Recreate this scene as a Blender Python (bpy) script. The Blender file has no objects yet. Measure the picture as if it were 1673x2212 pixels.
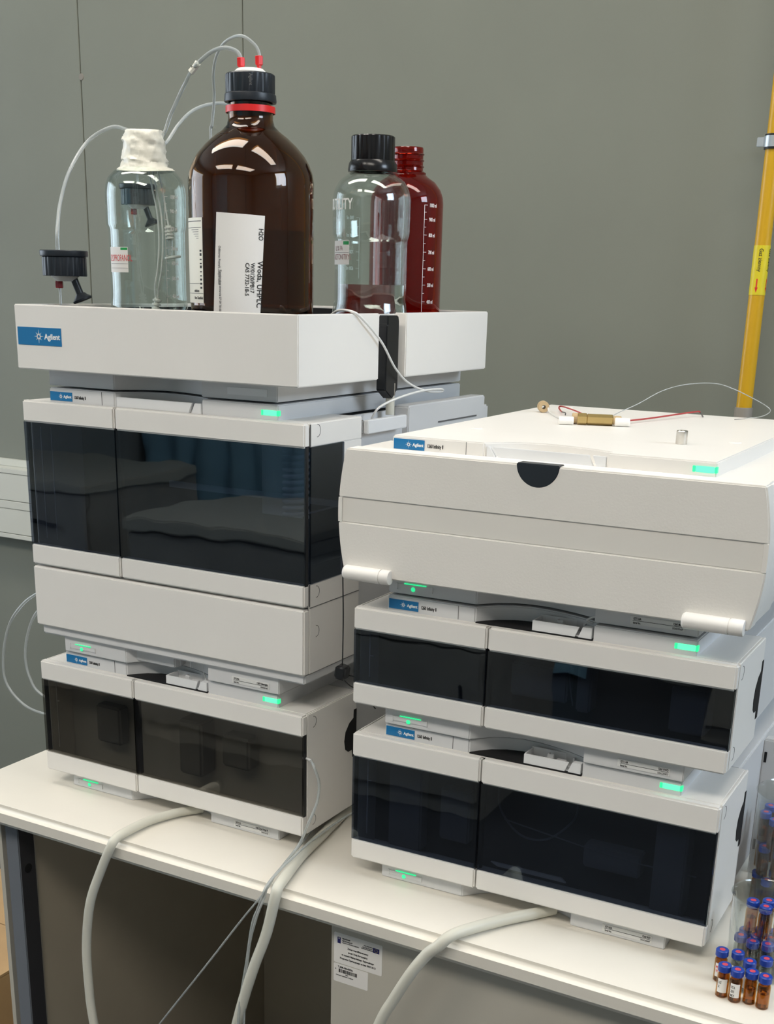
import bpy, bmesh, math, random
from mathutils import Vector, Matrix
random.seed(7)
scene = bpy.context.scene
COL = scene.collection
PI = math.pi

# ------------------------------------------------------------------ camera
cam_d = bpy.data.cameras.new('camera'); cam = bpy.data.objects.new('camera', cam_d); COL.objects.link(cam)
scene.camera = cam
YAW, PIT, ROLL = -0.5133, -0.3305, 0.0237
fw = Vector((math.sin(YAW)*math.cos(PIT), math.cos(YAW)*math.cos(PIT), math.sin(PIT)))
r0 = Vector((math.cos(YAW), -math.sin(YAW), 0)); u0 = r0.cross(fw)
ri = r0*math.cos(ROLL) + u0*math.sin(ROLL); up = -r0*math.sin(ROLL) + u0*math.cos(ROLL)
M = Matrix((ri, up, -fw)).transposed().to_4x4(); M.translation = Vector((1.1024, -1.0923, 0.6192))
cam.matrix_world = M
cam_d.sensor_fit = 'HORIZONTAL'; cam_d.sensor_width = 36.0
cam_d.lens = 2691.75/1673*36.0
cam_d.shift_x = 21.49/1673; cam_d.shift_y = 431.29/1673
cam_d.clip_start = 0.02; cam_d.clip_end = 60

# ------------------------------------------------------------------ world, lights, exposure
w = bpy.data.worlds.new('world'); scene.world = w; w.use_nodes = True
bg = w.node_tree.nodes['Background']; bg.inputs[0].default_value = (0.62, 0.76, 1.0, 1); bg.inputs[1].default_value = 0.9
vs = scene.view_settings
vs.view_transform = 'Standard'; vs.look = 'None'; vs.exposure = 0.0; vs.gamma = 1.0; vs.use_curve_mapping = False
def area(name, loc, direction, sx, sy, power, color):
    l = bpy.data.lights.new(name, 'AREA'); l.shape = 'RECTANGLE'; l.size = sx; l.size_y = sy; l.energy = power; l.color = color
    o = bpy.data.objects.new(name, l); COL.objects.link(o); o.location = loc
    o.rotation_euler = Vector(direction).to_track_quat('-Z', 'Y').to_euler()
    return o
area('daylight_window_left', (-2.52, -0.30, 0.80), (1, 0, -0.05), 1.9, 1.4, 26, (0.80, 0.90, 1.0))
area('daylight_window_right', (2.92, 0.15, 1.50), (-1, -.1, -0.35), 0.95, 0.68, 30, (0.72, 0.85, 1.0))
BENCH_LAMP = 11.5; ROOM_LAMP = 12.0
# ------------------------------------------------------------------ materials
MATS = {}
def mat(name, col, rough=0.5, metal=0.0, trans=0.0, ior=1.45, emit=None, estr=0.0, bump=0.0, bscale=400.0, var=0.04, vscale=12.0, spec=0.5, coat=0.0):
    m = bpy.data.materials.new(name); m.use_nodes = True; nt = m.node_tree; b = nt.nodes['Principled BSDF']
    b.inputs['Roughness'].default_value = rough; b.inputs['Metallic'].default_value = metal
    b.inputs['IOR'].default_value = ior; b.inputs['Transmission Weight'].default_value = trans
    b.inputs['Specular IOR Level'].default_value = spec
    if coat: b.inputs['Coat Weight'].default_value = coat; b.inputs['Coat Roughness'].default_value = 0.04
    if emit: b.inputs['Emission Color'].default_value = (*emit, 1); b.inputs['Emission Strength'].default_value = estr
    tc = nt.nodes.new('ShaderNodeTexCoord')
    if var > 0:
        n = nt.nodes.new('ShaderNodeTexNoise'); n.inputs['Scale'].default_value = vscale; n.inputs['Detail'].default_value = 4
        nt.links.new(tc.outputs['Object'], n.inputs['Vector'])
        r = nt.nodes.new('ShaderNodeValToRGB')
        r.color_ramp.elements[0].position = 0.3; r.color_ramp.elements[1].position = 0.7
        r.color_ramp.elements[0].color = (*[c*(1-var) for c in col], 1); r.color_ramp.elements[1].color = (*[min(1, c*(1+var)) for c in col], 1)
        nt.links.new(n.outputs['Fac'], r.inputs['Fac']); nt.links.new(r.outputs['Color'], b.inputs['Base Color'])
    else: b.inputs['Base Color'].default_value = (*col, 1)
    if bump > 0:
        n2 = nt.nodes.new('ShaderNodeTexNoise'); n2.inputs['Scale'].default_value = bscale; n2.inputs['Detail'].default_value = 3
        nt.links.new(tc.outputs['Object'], n2.inputs['Vector'])
        bp = nt.nodes.new('ShaderNodeBump'); bp.inputs['Strength'].default_value = bump; bp.inputs['Distance'].default_value = 0.001
        nt.links.new(n2.outputs['Fac'], bp.inputs['Height']); nt.links.new(bp.outputs['Normal'], b.inputs['Normal'])
    MATS[name] = m
    return m
white = mat('warm white plastic', (0.80, 0.78, 0.745), 0.42, var=0.012)
white_tex = mat('textured white plastic', (0.78, 0.755, 0.71), 0.55, var=0.012, bump=0.14, bscale=420)
white_band = mat('smooth white band', (0.755, 0.73, 0.68), 0.42, var=0.01)
lgrey = mat('light grey plastic', (0.66, 0.665, 0.67), 0.45, var=0.012)
clipw = mat('clip white plastic', (0.76, 0.77, 0.78), 0.4, var=0.01)
inner = mat('interior darkening panel', (0.055, 0.058, 0.062), 0.6, var=0.1)
innerg = mat('grey interior plastic', (0.25, 0.26, 0.27), 0.5, var=0.05)
black = mat('black plastic', (0.012, 0.013, 0.015), 0.38, var=0.05)
blackm = mat('matt black cavity', (0.006, 0.006, 0.007), 0.8, var=0.05)
capblack = mat('blue black ribbed cap', (0.016, 0.02, 0.026), 0.36, var=0.06)
capgloss = mat('glossy black cap', (0.008, 0.008, 0.009), 0.22, var=0.05)
badge_blue = mat('badge blue', (0.012, 0.17, 0.40), 0.3, var=0.02)
print_white = mat('white print', (0.9, 0.9, 0.88), 0.5, var=0.0)
print_black = mat('black print', (0.015, 0.015, 0.015), 0.6, var=0.0)
print_grey = mat('grey print', (0.12, 0.12, 0.12), 0.6, var=0.0)
print_red = mat('red marker', (0.62, 0.02, 0.02), 0.6, var=0.0)
print_pink = mat('faded pink marker', (0.30, 0.14, 0.14), 0.6, var=0.0)
paper = mat('white label paper', (0.80, 0.78, 0.75), 0.6, var=0.01)
paper2 = mat('cream label paper', (0.82, 0.80, 0.70), 0.55, var=0.01)
greenp = mat('green print', (0.02, 0.32, 0.08), 0.5, var=0.0)
plate = mat('serial plate', (0.74, 0.74, 0.72), 0.4, var=0.01)
redp = mat('red plastic', (0.68, 0.02, 0.02), 0.35, var=0.05)
redd = mat('dark red plastic', (0.28, 0.008, 0.012), 0.35, var=0.05)
whitep = mat('white fluoropolymer', (0.85, 0.84, 0.80), 0.35, var=0.02)
tape = mat('wrapped film tape', (0.88, 0.86, 0.76), 0.28, var=0.08, vscale=70, bump=0.9, bscale=90)
tubem = mat('clear fluoropolymer tube', (0.70, 0.74, 0.74), 0.15, trans=0.62, ior=1.36, var=0.02)
tubew = mat('white tube', (0.86, 0.86, 0.84), 0.3, trans=0.15, ior=1.36, var=0.02)
hosem = mat('milky silicone hose', (0.76, 0.75, 0.66), 0.33, trans=0.22, ior=1.36, var=0.03)
steel = mat('brushed steel', (0.62, 0.60, 0.56), 0.28, metal=1.0, var=0.05, vscale=200)
gold = mat('gold peek', (0.55, 0.40, 0.16), 0.25, metal=0.75, var=0.08)
tan = mat('tan peek', (0.50, 0.37, 0.21), 0.4, var=0.06)
redwire = mat('red capillary', (0.42, 0.05, 0.05), 0.4, var=0.02)
tablem = mat('cream laminate', (0.76, 0.725, 0.65), 0.38, var=0.015, bump=0.04, bscale=700)
cabm = mat('grey beige laminate', (0.50, 0.475, 0.41), 0.45, var=0.02, bump=0.03, bscale=700)
undm = mat('taupe laminate', (0.52, 0.46, 0.355), 0.55, var=0.03, bump=0.04, bscale=600)
legm = mat('grey painted steel leg', (0.16, 0.175, 0.20), 0.4, var=0.03)
legd = mat('dark leg side shade', (0.045, 0.045, 0.05), 0.5, var=0.03)
wallm = mat('grey green wall paint', (0.197, 0.208, 0.174), 0.75, var=0.035, vscale=5, bump=0.12, bscale=160)
wallside = mat('pale wall paint', (0.42, 0.43, 0.42), 0.8, var=0.02)
ceilm = mat('white ceiling', (0.75, 0.74, 0.70), 0.9, var=0.02)
trunkm = mat('pale trunking plastic', (0.56, 0.56, 0.50), 0.5, var=0.015)
floorm = mat('dark vinyl floor', (0.06, 0.062, 0.07), 0.45, var=0.15, vscale=6)
pipem = mat('yellow pipe paint', (0.58, 0.33, 0.012), 0.32, var=0.04)
pipelab = mat('yellow pipe marker', (0.68, 0.56, 0.02), 0.4, var=0.02)
galv = mat('galvanised steel', (0.55, 0.58, 0.60), 0.35, metal=0.9, var=0.08)
greysl = mat('grey sleeve', (0.22, 0.20, 0.17), 0.6, var=0.05)
card = mat('cardboard', (0.52, 0.34, 0.17), 0.8, var=0.08)
woodm = mat('grey brown laminate', (0.40, 0.37, 0.33), 0.5, var=0.12, vscale=9)
bluecap = mat('blue vial cap', (0.012, 0.05, 0.33), 0.35, var=0.06)
septum = mat('red septum', (0.55, 0.06, 0.10), 0.6, var=0.05)
bluewall = mat('blue curtain', (0.32, 0.55, 0.70), 0.8, var=0.05)
eublue = mat('dark blue print', (0.02, 0.02, 0.13), 0.5, var=0.0)
amber = mat('amber glass', (0.31, 0.138, 0.030), 0.02, trans=1.0, ior=1.5, var=0.0)
redglass = mat('red brown coated glass', (0.46, 0.022, 0.010), 0.04, trans=0.93, ior=1.48, var=0.0)
water = mat('water', (0.97, 0.98, 0.97), 0.0, trans=1.0, ior=1.33, var=0.0)
waterd = mat('water in amber bottle', (0.55, 0.48, 0.42), 0.0, trans=1.0, ior=1.33, var=0.0)
greenl = mat('green status light', (0.05, 0.5, 0.25), 0.3, emit=(0.02, 0.80, 0.28), estr=1.0, var=0.0)
greencore = mat('green light core', (0.08, 0.5, 0.3), 0.3, emit=(0.14, 0.95, 0.50), estr=1.0, var=0.0)
lampem = mat('bench lamp diffuser', (0.9, 0.9, 0.9), 0.5, emit=(1.0, 0.93, 0.835), estr=BENCH_LAMP, var=0.0)
lampem2 = mat('room lamp diffuser', (0.9, 0.9, 0.9), 0.5, emit=(1.0, 0.93, 0.835), estr=ROOM_LAMP, var=0.0)
def film(name, T, r0=0.04, gcol=(1, 1, 1), wav=0.0, rough=0.01, p=5.0):
    # thin clear sheet: tinted see-through, mirror-like at grazing angles (Schlick)
    m = bpy.data.materials.new(name); m.use_nodes = True; nt = m.node_tree; nt.nodes.clear(); L = nt.links.new
    out = nt.nodes.new('ShaderNodeOutputMaterial'); mx = nt.nodes.new('ShaderNodeMixShader')
    lw = nt.nodes.new('ShaderNodeLayerWeight'); lw.inputs['Blend'].default_value = 0.5
    pw = nt.nodes.new('ShaderNodeMath'); pw.operation = 'POWER'; pw.inputs[1].default_value = p
    ma = nt.nodes.new('ShaderNodeMath'); ma.operation = 'MULTIPLY_ADD'; ma.inputs[1].default_value = 1-r0; ma.inputs[2].default_value = r0
    tr = nt.nodes.new('ShaderNodeBsdfTransparent'); gl = nt.nodes.new('ShaderNodeBsdfGlossy')
    tr.inputs['Color'].default_value = (*T, 1); gl.inputs['Roughness'].default_value = rough; gl.inputs['Color'].default_value = (*gcol, 1)
    if wav:
        n = nt.nodes.new('ShaderNodeTexNoise'); n.inputs['Scale'].default_value = 9.0; tc = nt.nodes.new('ShaderNodeTexCoord')
        bp = nt.nodes.new('ShaderNodeBump'); bp.inputs['Strength'].default_value = wav; bp.inputs['Distance'].default_value = 0.02
        L(tc.outputs['Object'], n.inputs['Vector']); L(n.outputs['Fac'], bp.inputs['Height']); L(bp.outputs['Normal'], gl.inputs['Normal'])
    L(lw.outputs['Facing'], pw.inputs[0]); L(pw.outputs[0], ma.inputs[0]); L(ma.outputs[0], mx.inputs[0])
    L(tr.outputs[0], mx.inputs[1]); L(gl.outputs[0], mx.inputs[2]); L(mx.outputs[0], out.inputs[0])
    MATS[name] = m
    return m
pane = film('blue smoked door pane', (0.42, 0.45, 0.51), 0.08, (0.85, 0.95, 1.0), 0.02, 0.015)
pane_grey = film('grey smoked door pane', (0.56, 0.55, 0.52), 0.08, (1, 0.98, 0.95), 0.02, 0.02)
glass = film('clear bottle glass', (0.94, 0.965, 0.955), 0.05, (0.95, 1.0, 1.0), 0.03, p=4.5)
beakg = film('beaker glass', (0.93, 0.95, 0.945), 0.06, p=4.0)
vialamb = film('amber vial glass', (0.80, 0.57, 0.28), 0.045)

# ------------------------------------------------------------------ helpers
def finish(name, bm, m, parent=None, smooth=30, wn=False):
    bmesh.ops.recalc_face_normals(bm, faces=bm.faces[:])
    me = bpy.data.meshes.new(name); bm.to_mesh(me); bm.free()
    if m: me.materials.append(m)
    if smooth:
        for p in me.polygons: p.use_smooth = True
        me.set_sharp_from_angle(angle=math.radians(smooth))
    o = bpy.data.objects.new(name, me); COL.objects.link(o)
    if parent: o.parent = parent
    if wn:
        md = o.modifiers.new('weighted_normals', 'WEIGHTED_NORMAL'); md.mode = 'FACE_AREA'; md.weight = 100; md.keep_sharp = True
    return o
def bevel(bm, off, segs=2, mina=25):
    es = [e for e in bm.edges if len(e.link_faces) == 2 and e.calc_face_angle(0) > math.radians(mina)]
    if off > 0 and es: bmesh.ops.bevel(bm, geom=es, offset=off, segments=segs, affect='EDGES', clamp_overlap=True)
def add_box(bm, x0, x1, y0, y1, z0, z1, bev=0, segs=2):
    t = bmesh.new()
    vs_ = [t.verts.new((x, y, z)) for x in (x0, x1) for y in (y0, y1) for z in (z0, z1)]
    for f in ((0,1,3,2),(4,6,7,5),(0,4,5,1),(2,3,7,6),(0,2,6,4),(1,5,7,3)): t.faces.new([vs_[i] for i in f])
    bmesh.ops.recalc_face_normals(t, faces=t.faces[:])
    if bev: bevel(t, bev, segs)
    merge(bm, t)
def merge(bm, t):
    me = bpy.data.meshes.new('tmp'); t.to_mesh(me); t.free(); bm.from_mesh(me); bpy.data.meshes.remove(me)
def box(name, x0, x1, y0, y1, z0, z1, m, parent=None, bev=0, segs=2):
    bm = bmesh.new(); add_box(bm, x0, x1, y0, y1, z0, z1, bev, segs); return finish(name, bm, m, parent, 50 if bev else 30, wn=bool(bev))
def boxes(name, lst, m, parent=None, bev=0):
    bm = bmesh.new()
    for b in lst: add_box(bm, *b, bev)
    return finish(name, bm, m, parent, 50 if bev else 30, wn=bool(bev))
def add_prism(bm, pts, a0, a1, axis='z', bev=0, segs=2, mina=35):
    t = bmesh.new()
    def P(u, v, a): return {'z': (u, v, a), 'y': (u, a, v), 'x': (a, u, v)}[axis]
    lo = [t.verts.new(P(u, v, a0)) for u, v in pts]; hi = [t.verts.new(P(u, v, a1)) for u, v in pts]
    n = len(pts); t.faces.new(lo[::-1]); t.faces.new(hi)
    for i in range(n): t.faces.new([lo[i], lo[(i+1) % n], hi[(i+1) % n], hi[i]])
    bmesh.ops.recalc_face_normals(t, faces=t.faces[:])
    if bev: bevel(t, bev, segs, mina)
    merge(bm, t)
def prism(name, pts, a0, a1, m, parent=None, axis='z', bev=0, segs=2, mina=35):
    bm = bmesh.new(); add_prism(bm, pts, a0, a1, axis, bev, segs, mina); return finish(name, bm, m, parent, 50 if bev else 30, wn=bool(bev))
def add_lathe(bm, prof, seg=48, cx=0, cy=0, ribs=0, ribd=0.0, close=True):
    rings = []
    for r, z in prof:
        if r < 1e-6: rings.append([bm.verts.new((cx, cy, z))]); continue
        ring = []
        for k in range(seg):
            a = 2*PI*k/seg
            ring.append(bm.verts.new((cx+r*math.cos(a), cy+r*math.sin(a), z)))
        rings.append(ring)
    for a, b in zip(rings, rings[1:]):
        for k in range(seg):
            k2 = (k+1) % seg
            if len(a) == 1 and len(b) == 1: continue
            if len(a) == 1: bm.faces.new([a[0], b[k], b[k2]])
            elif len(b) == 1: bm.faces.new([a[k], b[0], a[k2]])
            else: bm.faces.new([a[k], b[k], b[k2], a[k2]])
def lathe(name, prof, m, parent=None, seg=48, cx=0, cy=0, smooth=35):
    bm = bmesh.new(); add_lathe(bm, prof, seg, cx, cy); return finish(name, bm, m, parent, smooth)
def ribbed(name, r, z0, z1, n, depth, m, parent=None, top=True, rim=0.0006):
    bm = bmesh.new(); seg = n*4
    def ring(rr, z, rib):
        out = []
        for k in range(seg):
            a = 2*PI*k/seg; d = depth if (rib and k % 4 in (0,)) else 0
            out.append(bm.verts.new(((rr-d)*math.cos(a), (rr-d)*math.sin(a), z)))
        return out
    rs = [ring(r-rim, z0, False), ring(r, z0+rim, True), ring(r, z1-rim*2, True), ring(r-rim*2, z1, False)]
    for a, b in zip(rs, rs[1:]):
        for k in range(seg): bm.faces.new([a[k], a[(k+1) % seg], b[(k+1) % seg], b[k]])
    bm.faces.new(rs[0][::-1]); bm.faces.new(rs[-1])
    return finish(name, bm, m, parent, 30)
def smoothpath(pts, sub=10):
    P = [Vector(p) for p in pts]; out = []
    P = [P[0]*2-P[1]] + P + [P[-1]*2-P[-2]]
    for i in range(1, len(P)-2):
        p0, p1, p2, p3 = P[i-1:i+3]
        for s in range(sub):
            t = s/sub
            # centripetal-ish catmull rom
            out.append(0.5*((2*p1)+(p2-p0)*t+(2*p0-5*p1+4*p2-p3)*t*t+(3*p1-p0-3*p2+p3)*t**3))
    out.append(P[-2])
    return out
def add_tube(bm, pts, r, seg=10, sub=10, rf=None):
    path = smoothpath(pts, sub) if sub > 1 else [Vector(p) for p in pts]
    n = None; rings = []
    for i, p in enumerate(path):
        t = (path[min(i+1, len(path)-1)] - path[max(i-1, 0)])
        if t.length < 1e-9: t = Vector((0, 0, 1))
        t.normalize()
        if n is None:
            n = t.orthogonal().normalized()
        else:
            n = (n - t*n.dot(t))
            n = n.normalized() if n.length > 1e-6 else t.orthogonal().normalized()
        b = t.cross(n); rr = r if rf is None else rf(i/(len(path)-1))
        rings.append([bm.verts.new(p+(n*math.cos(2*PI*k/seg)+b*math.sin(2*PI*k/seg))*rr) for k in range(seg)])
    for a, b in zip(rings, rings[1:]):
        for k in range(seg): bm.faces.new([a[k], a[(k+1) % seg], b[(k+1) % seg], b[k]])
    bm.faces.new(rings[0][::-1]); bm.faces.new(rings[-1])
def tube(name, pts, r, m, parent=None, seg=10, sub=10, rf=None):
    bm = bmesh.new(); add_tube(bm, pts, r, seg, sub, rf); return finish(name, bm, m, parent, 60)
def textmesh(s, h, sx=1.0, align='LEFT', bold=0.0, ext=0.00012):
    cu = bpy.data.curves.new('t', 'FONT'); cu.body = s; cu.size = h/0.69; cu.align_x = align; cu.extrude = ext; cu.resolution_u = 3
    cu.offset = bold*h
    o = bpy.data.objects.new('t', cu); me = bpy.data.meshes.new_from_object(o)
    bpy.data.objects.remove(o); bpy.data.curves.remove(cu)
    for v in me.vertices: v.co.x *= sx
    return me
def text(name, s, h, loc, m, parent=None, sx=0.8, align='LEFT', rot=(PI/2, 0, 0), bold=0.02, ext=0.00012):
    me = textmesh(s, h, sx, align, bold, ext); me.name = name; me.materials.clear(); me.materials.append(m)
    o = bpy.data.objects.new(name, me); COL.objects.link(o); o.location = loc; o.rotation_euler = rot
    if parent: o.parent = parent
    return o
def wrap(me, phi0, r, s0, h0, rot=0.0):
    # bend flat mesh (x along arc, y up, z out) on a cylinder round the local z axis
    for v in me.vertices:
        x, y, z = v.co
        if rot: x, y = x*math.cos(rot)-y*math.sin(rot), x*math.sin(rot)+y*math.cos(rot)
        a = phi0+(s0+x)/r; rr = r+z
        v.co = (rr*math.cos(a), rr*math.sin(a), h0+y)
def ctext(name, s, h, phi0, r, s0, h0, m, parent, sx=0.8, align='LEFT', rot=0.0, bold=0.015):
    me = textmesh(s, h, sx, align, bold, 0.00006); me.name = name
    wrap(me, phi0, r, s0, h0, rot); me.materials.clear(); me.materials.append(m)
    o = bpy.data.objects.new(name, me); COL.objects.link(o); o.parent = parent
    return o
def cpatch(name, phi0, r, s0, s1, h0, h1, th, m, parent, shear=0.0, slope=0.0, n=14):
    # thin sheet glued on a cylinder; shear moves the bottom edge sideways, slope drops the right end
    bm = bmesh.new(); W = {}
    for i in range(n+1):
        for j in (0, 1):
            for k in (0, 1):
                u = s0+(s1-s0)*i/n; h = h0 if j == 0 else h1
                uu = u + (shear if j == 0 else 0); hh = h + slope*(i/n)
                a = phi0+uu/r; rr = r+th*k
                W[i, j, k] = bm.verts.new((rr*math.cos(a), rr*math.sin(a), hh))
    for i in range(n):
        for f in ([(i,0,1),(i+1,0,1),(i+1,1,1),(i,1,1)], [(i,0,0),(i,1,0),(i+1,1,0),(i+1,0,0)], [(i,1,0),(i,1,1),(i+1,1,1),(i+1,1,0)], [(i,0,0),(i+1,0,0),(i+1,0,1),(i,0,1)]):
            bm.faces.new([W[q] for q in f])
    for i in (0, n): bm.faces.new([W[i,0,0], W[i,0,1], W[i,1,1], W[i,1,0]])
    return finish(name, bm, m, parent)
def empty(name, loc, rz=0.0):
    o = bpy.data.objects.new(name, None); COL.objects.link(o); o.location = loc; o.rotation_euler = (0, 0, rz); o.empty_display_size = 0.02
    return o
def tag(o, label, cat, group=None, kind=None):
    if label: o['label'] = label
    if cat: o['category'] = cat
    if group: o['group'] = group
    if kind: o['kind'] = kind
    return o
def struct(o, label=None, cat=None):
    o['kind'] = 'structure'
    if label: o['label'] = label
    if cat: o['category'] = cat
    return o
def plabel(o, label): o['label'] = label; return o
def copy_tree(o, parent=None):
    c = o.copy(); COL.objects.link(c)
    if parent: c.parent = parent
    for ch in o.children: copy_tree(ch, c)
    return c

# ------------------------------------------------------------------ room shell
FZ = -0.76; CZ = 2.02; WY = 0.78
XL, XR, YF = -2.6, 3.0, -3.4
struct(box('floor', XL-.1, XR+.1, YF-.1, WY+.1, FZ-.08, FZ, floorm), 'dark vinyl floor of the laboratory', 'floor')
struct(box('ceiling', XL-.1, XR+.1, YF-.1, WY+.1, CZ, CZ+.08, ceilm), 'white ceiling above the bench', 'ceiling')
wb = struct(box('wall_back', XL-.1, XR+.1, WY, WY+.1, FZ, CZ, wallm), 'grey green wall behind the instruments', 'wall')
SE1, SE2 = -0.585, -0.232
for a, b in ((XL, SE1-.0007), (SE1+.0007, SE2-.0005), (SE2+.0005, XR)):
    box('wall_panel', a, b, WY-.006, WY-.0002, FZ, CZ, wallm, wb, bev=0.0015, segs=1)
wd = lathe('wall_dent', [(0, 0), (.006, 0), (.005, .0012), (0, .0015)], greysl, wb, seg=14)
wd.rotation_euler = (PI/2, 0, 0); wd.location = (-.583, WY-.006, .955)
struct(boxes('wall_front', [(XL-.1, XR+.1, YF-.1, YF, FZ, CZ)], wallside), 'pale wall behind the photographer', 'wall')
def side_wall(name, x0, x1, wy0, wy1, wz0, wz1, label):
    return struct(boxes(name, [(x0, x1, YF, wy0, FZ, CZ), (x0, x1, wy1, WY, FZ, CZ), (x0, x1, wy0, wy1, FZ, wz0), (x0, x1, wy0, wy1, wz1, CZ)], wallside), label, 'wall')
side_wall('wall_left', XL-.1, XL, -1.3, .7, .1, 1.55, 'pale side wall with window left of the bench')
side_wall('wall_right', XR, XR+.1, -.35, .65, 1.15, 1.88, 'pale side wall with window right of the bench')
def window(name, x, y0, y1, z0, z1, label):
    r = struct(boxes(name, [(x-.03, x+.03, y0, y1, z0, z0+.05), (x-.03, x+.03, y0, y1, z1-.05, z1), (x-.03, x+.03, y0, y0+.05, z0+.05, z1-.05), (x-.03, x+.03, y1-.05, y1, z0+.05, z1-.05), (x-.03, x+.03, (y0+y1)/2-.03, (y0+y1)/2+.03, z0+.05, z1-.05)], print_white), label, 'window')
    for a, b in ((y0+.05, (y0+y1)/2-.03), ((y0+y1)/2+.03, y1-.05)): box('pane', x-.004, x+.004, a, b, z0+.05, z1-.05, glass, r)
    return r
window('window_1', XL-.05, -1.3, .7, .1, 1.55, 'white framed window in the left side wall')
window('window_2', XR+.05, -.35, .65, 1.15, 1.88, 'white framed window in the right side wall')
# ceiling lights
def ceiling_light(x, y, lx, ly, label, em):
    r = empty('ceiling_light', (x, y, CZ)); tag(r, label, 'lamp', 'ceiling lights')
    boxes('frame', [(-lx/2-.02, lx/2+.02, -ly/2-.02, -ly/2, -.05, 0), (-lx/2-.02, lx/2+.02, ly/2, ly/2+.02, -.05, 0), (-lx/2-.02, -lx/2, -ly/2, ly/2, -.05, 0), (lx/2, lx/2+.02, -ly/2, ly/2, -.05, 0)], print_white, r)
    box('diffuser', -lx/2, lx/2, -ly/2, ly/2, -.045, -.035, em, r)
ceiling_light(-.45, .0, 1.2, .3, 'rectangular ceiling light above and left of the instruments', lampem)
ceiling_light(1.05, .0, 1.2, .3, 'rectangular ceiling light above the right stack', lampem)
ceiling_light(-.45, -1.7, 1.2, .6, 'rectangular ceiling light at the far left of the room', lampem2)
ceiling_light(1.05, -1.7, 1.2, .6, 'rectangular ceiling light at the far right of the room', lampem2)

# cable trunking on the back wall, left
tr = empty('cable_trunking', (-1.5, WY-.0065, 0)); tag(tr, 'pale two channel cable trunking running along the wall at left', 'trunking')
ZT0, ZT1 = .110, .2515
boxes('trunk_base', [(-1.09, 1.9, -.040, 0, ZT0, ZT0+.009), (-1.09, 1.9, -.040, 0, ZT1-.0095, ZT1), (-1.09, 1.9, -.040, 0, .171, .1865), (-1.09, 1.9, -.034, 0, ZT0+.009, ZT1-.0095)], trunkm, tr, bev=.0008)
box('trunk_cover', -1.09, 1.9, -.0395, -.0345, ZT0+.0098, .1702, trunkm, tr, bev=.0012)
box('trunk_cover', -1.09, 1.9, -.0395, -.0345, .1873, ZT1-.0103, trunkm, tr, bev=.0012)
box('top_strip', -1.09, 1.9, -.012, 0, ZT1, ZT1+.014, trunkm, tr, bev=.001)

# gas pipe
gp = empty('gas_pipe', (.6565, .735, .30)); tag(gp, 'yellow gas pipe running up the wall at right', 'pipe')
lathe('pipe', [(0, .1645), (.0107, .1645), (.0107, 1.7), (0, 1.7)], pipem, gp, seg=32)
lathe('floor_sleeve', [(0, -1.06), (.0125, -1.06), (.0125, .1645), (.0118, .1660), (0, .1660)], greysl, gp, seg=32)
PH = -1.25
lb = cpatch('marker_band', PH, .0108, -.031, .031, .3165, .3805, .0003, pipelab, gp, n=40)
ctext('marker_text', 'Gaz ziemny', .0052, PH, .0113, -.004, .3765, print_black, lb, sx=.85, rot=-PI/2)
ctext('marker_text', 'Gaz ziemny', .0052, PH, .0113, .011, .3765, print_black, lb, sx=.85, rot=-PI/2)
def arrow_on(phi, r, s, h0, h1, m, parent):
    me = bpy.data.meshes.new('arrow')
    w_ = .0009; vv = [(-w_, 0, 0), (w_, 0, 0), (w_, -(h1-h0)*.62, 0), (w_*2.4, -(h1-h0)*.62, 0), (0, -(h1-h0), 0), (-w_*2.4, -(h1-h0)*.62, 0), (-w_, -(h1-h0)*.62, 0)]
    me.from_pydata(vv, [], [list(range(7))]); wrap(me, phi, r, s, h1); me.materials.append(m)
    o = bpy.data.objects.new('arrow', me); COL.objects.link(o); o.parent = parent
arrow_on(PH, .0113, -.003, .3195, .3375, print_red, lb); arrow_on(PH, .0113, .0125, .3195, .3375, print_red, lb)
ringp = [(.0109, .5), (.0128, .5), (.0128, .5185), (.0109, .5185), (.0109, .5)]
cl = lathe('clamp_rubber', ringp, black, gp, seg=32)
lathe('clamp_band', [(.0129, .5025), (.0139, .5025), (.0139, .516), (.0129, .516), (.0129, .5025)], galv, cl, seg=32)
box('clamp_ear', -.0225, -.0125, -.003, .003, .5035, .515, galv, cl, bev=.0006)
box('clamp_stud', -.003, .003, .0125, .0388, .506, .512, galv, cl)

# ------------------------------------------------------------------ table and under-table
tb = empty('lab_table', (0, 0, FZ)); tag(tb, 'cream topped lab table carrying both instrument stacks', 'table')
TZ = -FZ
TXR = 1.02
def tb_box(n, x0, x1, y0, y1, z0, z1, m, p=None, bev=0, segs=2): return box(n, x0, x1, y0, y1, z0+TZ, z1+TZ, m, p or tb, bev, segs)
tb_box('table_top', -.0925, TXR, -.0925, .72, -.0275, 0, tablem, bev=.0075, segs=5)
lg = tb_box('leg', -.0183, .0044, -.0625, -.036, FZ, -.0275, legm, bev=.0012)
tb_box('leg_side_shade', .0044, .0052, -.0615, -.037, FZ, -.0275, legd, lg)  # thin dark sheet paints the shade on the leg's right face
hl = lathe('hole_shade_disc', [(0, 0), (.0062, 0), (.0062, .0008), (0, .0008)], blackm, lg, seg=24); hl.rotation_euler = (0, PI/2, 0); hl.location = (.0050, -.0499, TZ-.1011)  # black disc stands for the dark inside the bolt hole
tb_box('leg', -.0183, .0044, .62, .66, FZ, -.0275, legm, bev=.0012)
tb_box('leg', TXR-.05, TXR-.02, .62, .66, FZ, -.0275, legm, bev=.0012)
tb_box('side_panel', -.006, 0, -.030, .62, -.70, -.0275, undm)
tb_box('edge_strip', -.034, -.0275, -.060, -.045, FZ, -.0275, cabm)
tb_box('back_panel', 0.0005, .4695, .4816, .4996, -.70, -.0275, undm)
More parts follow.
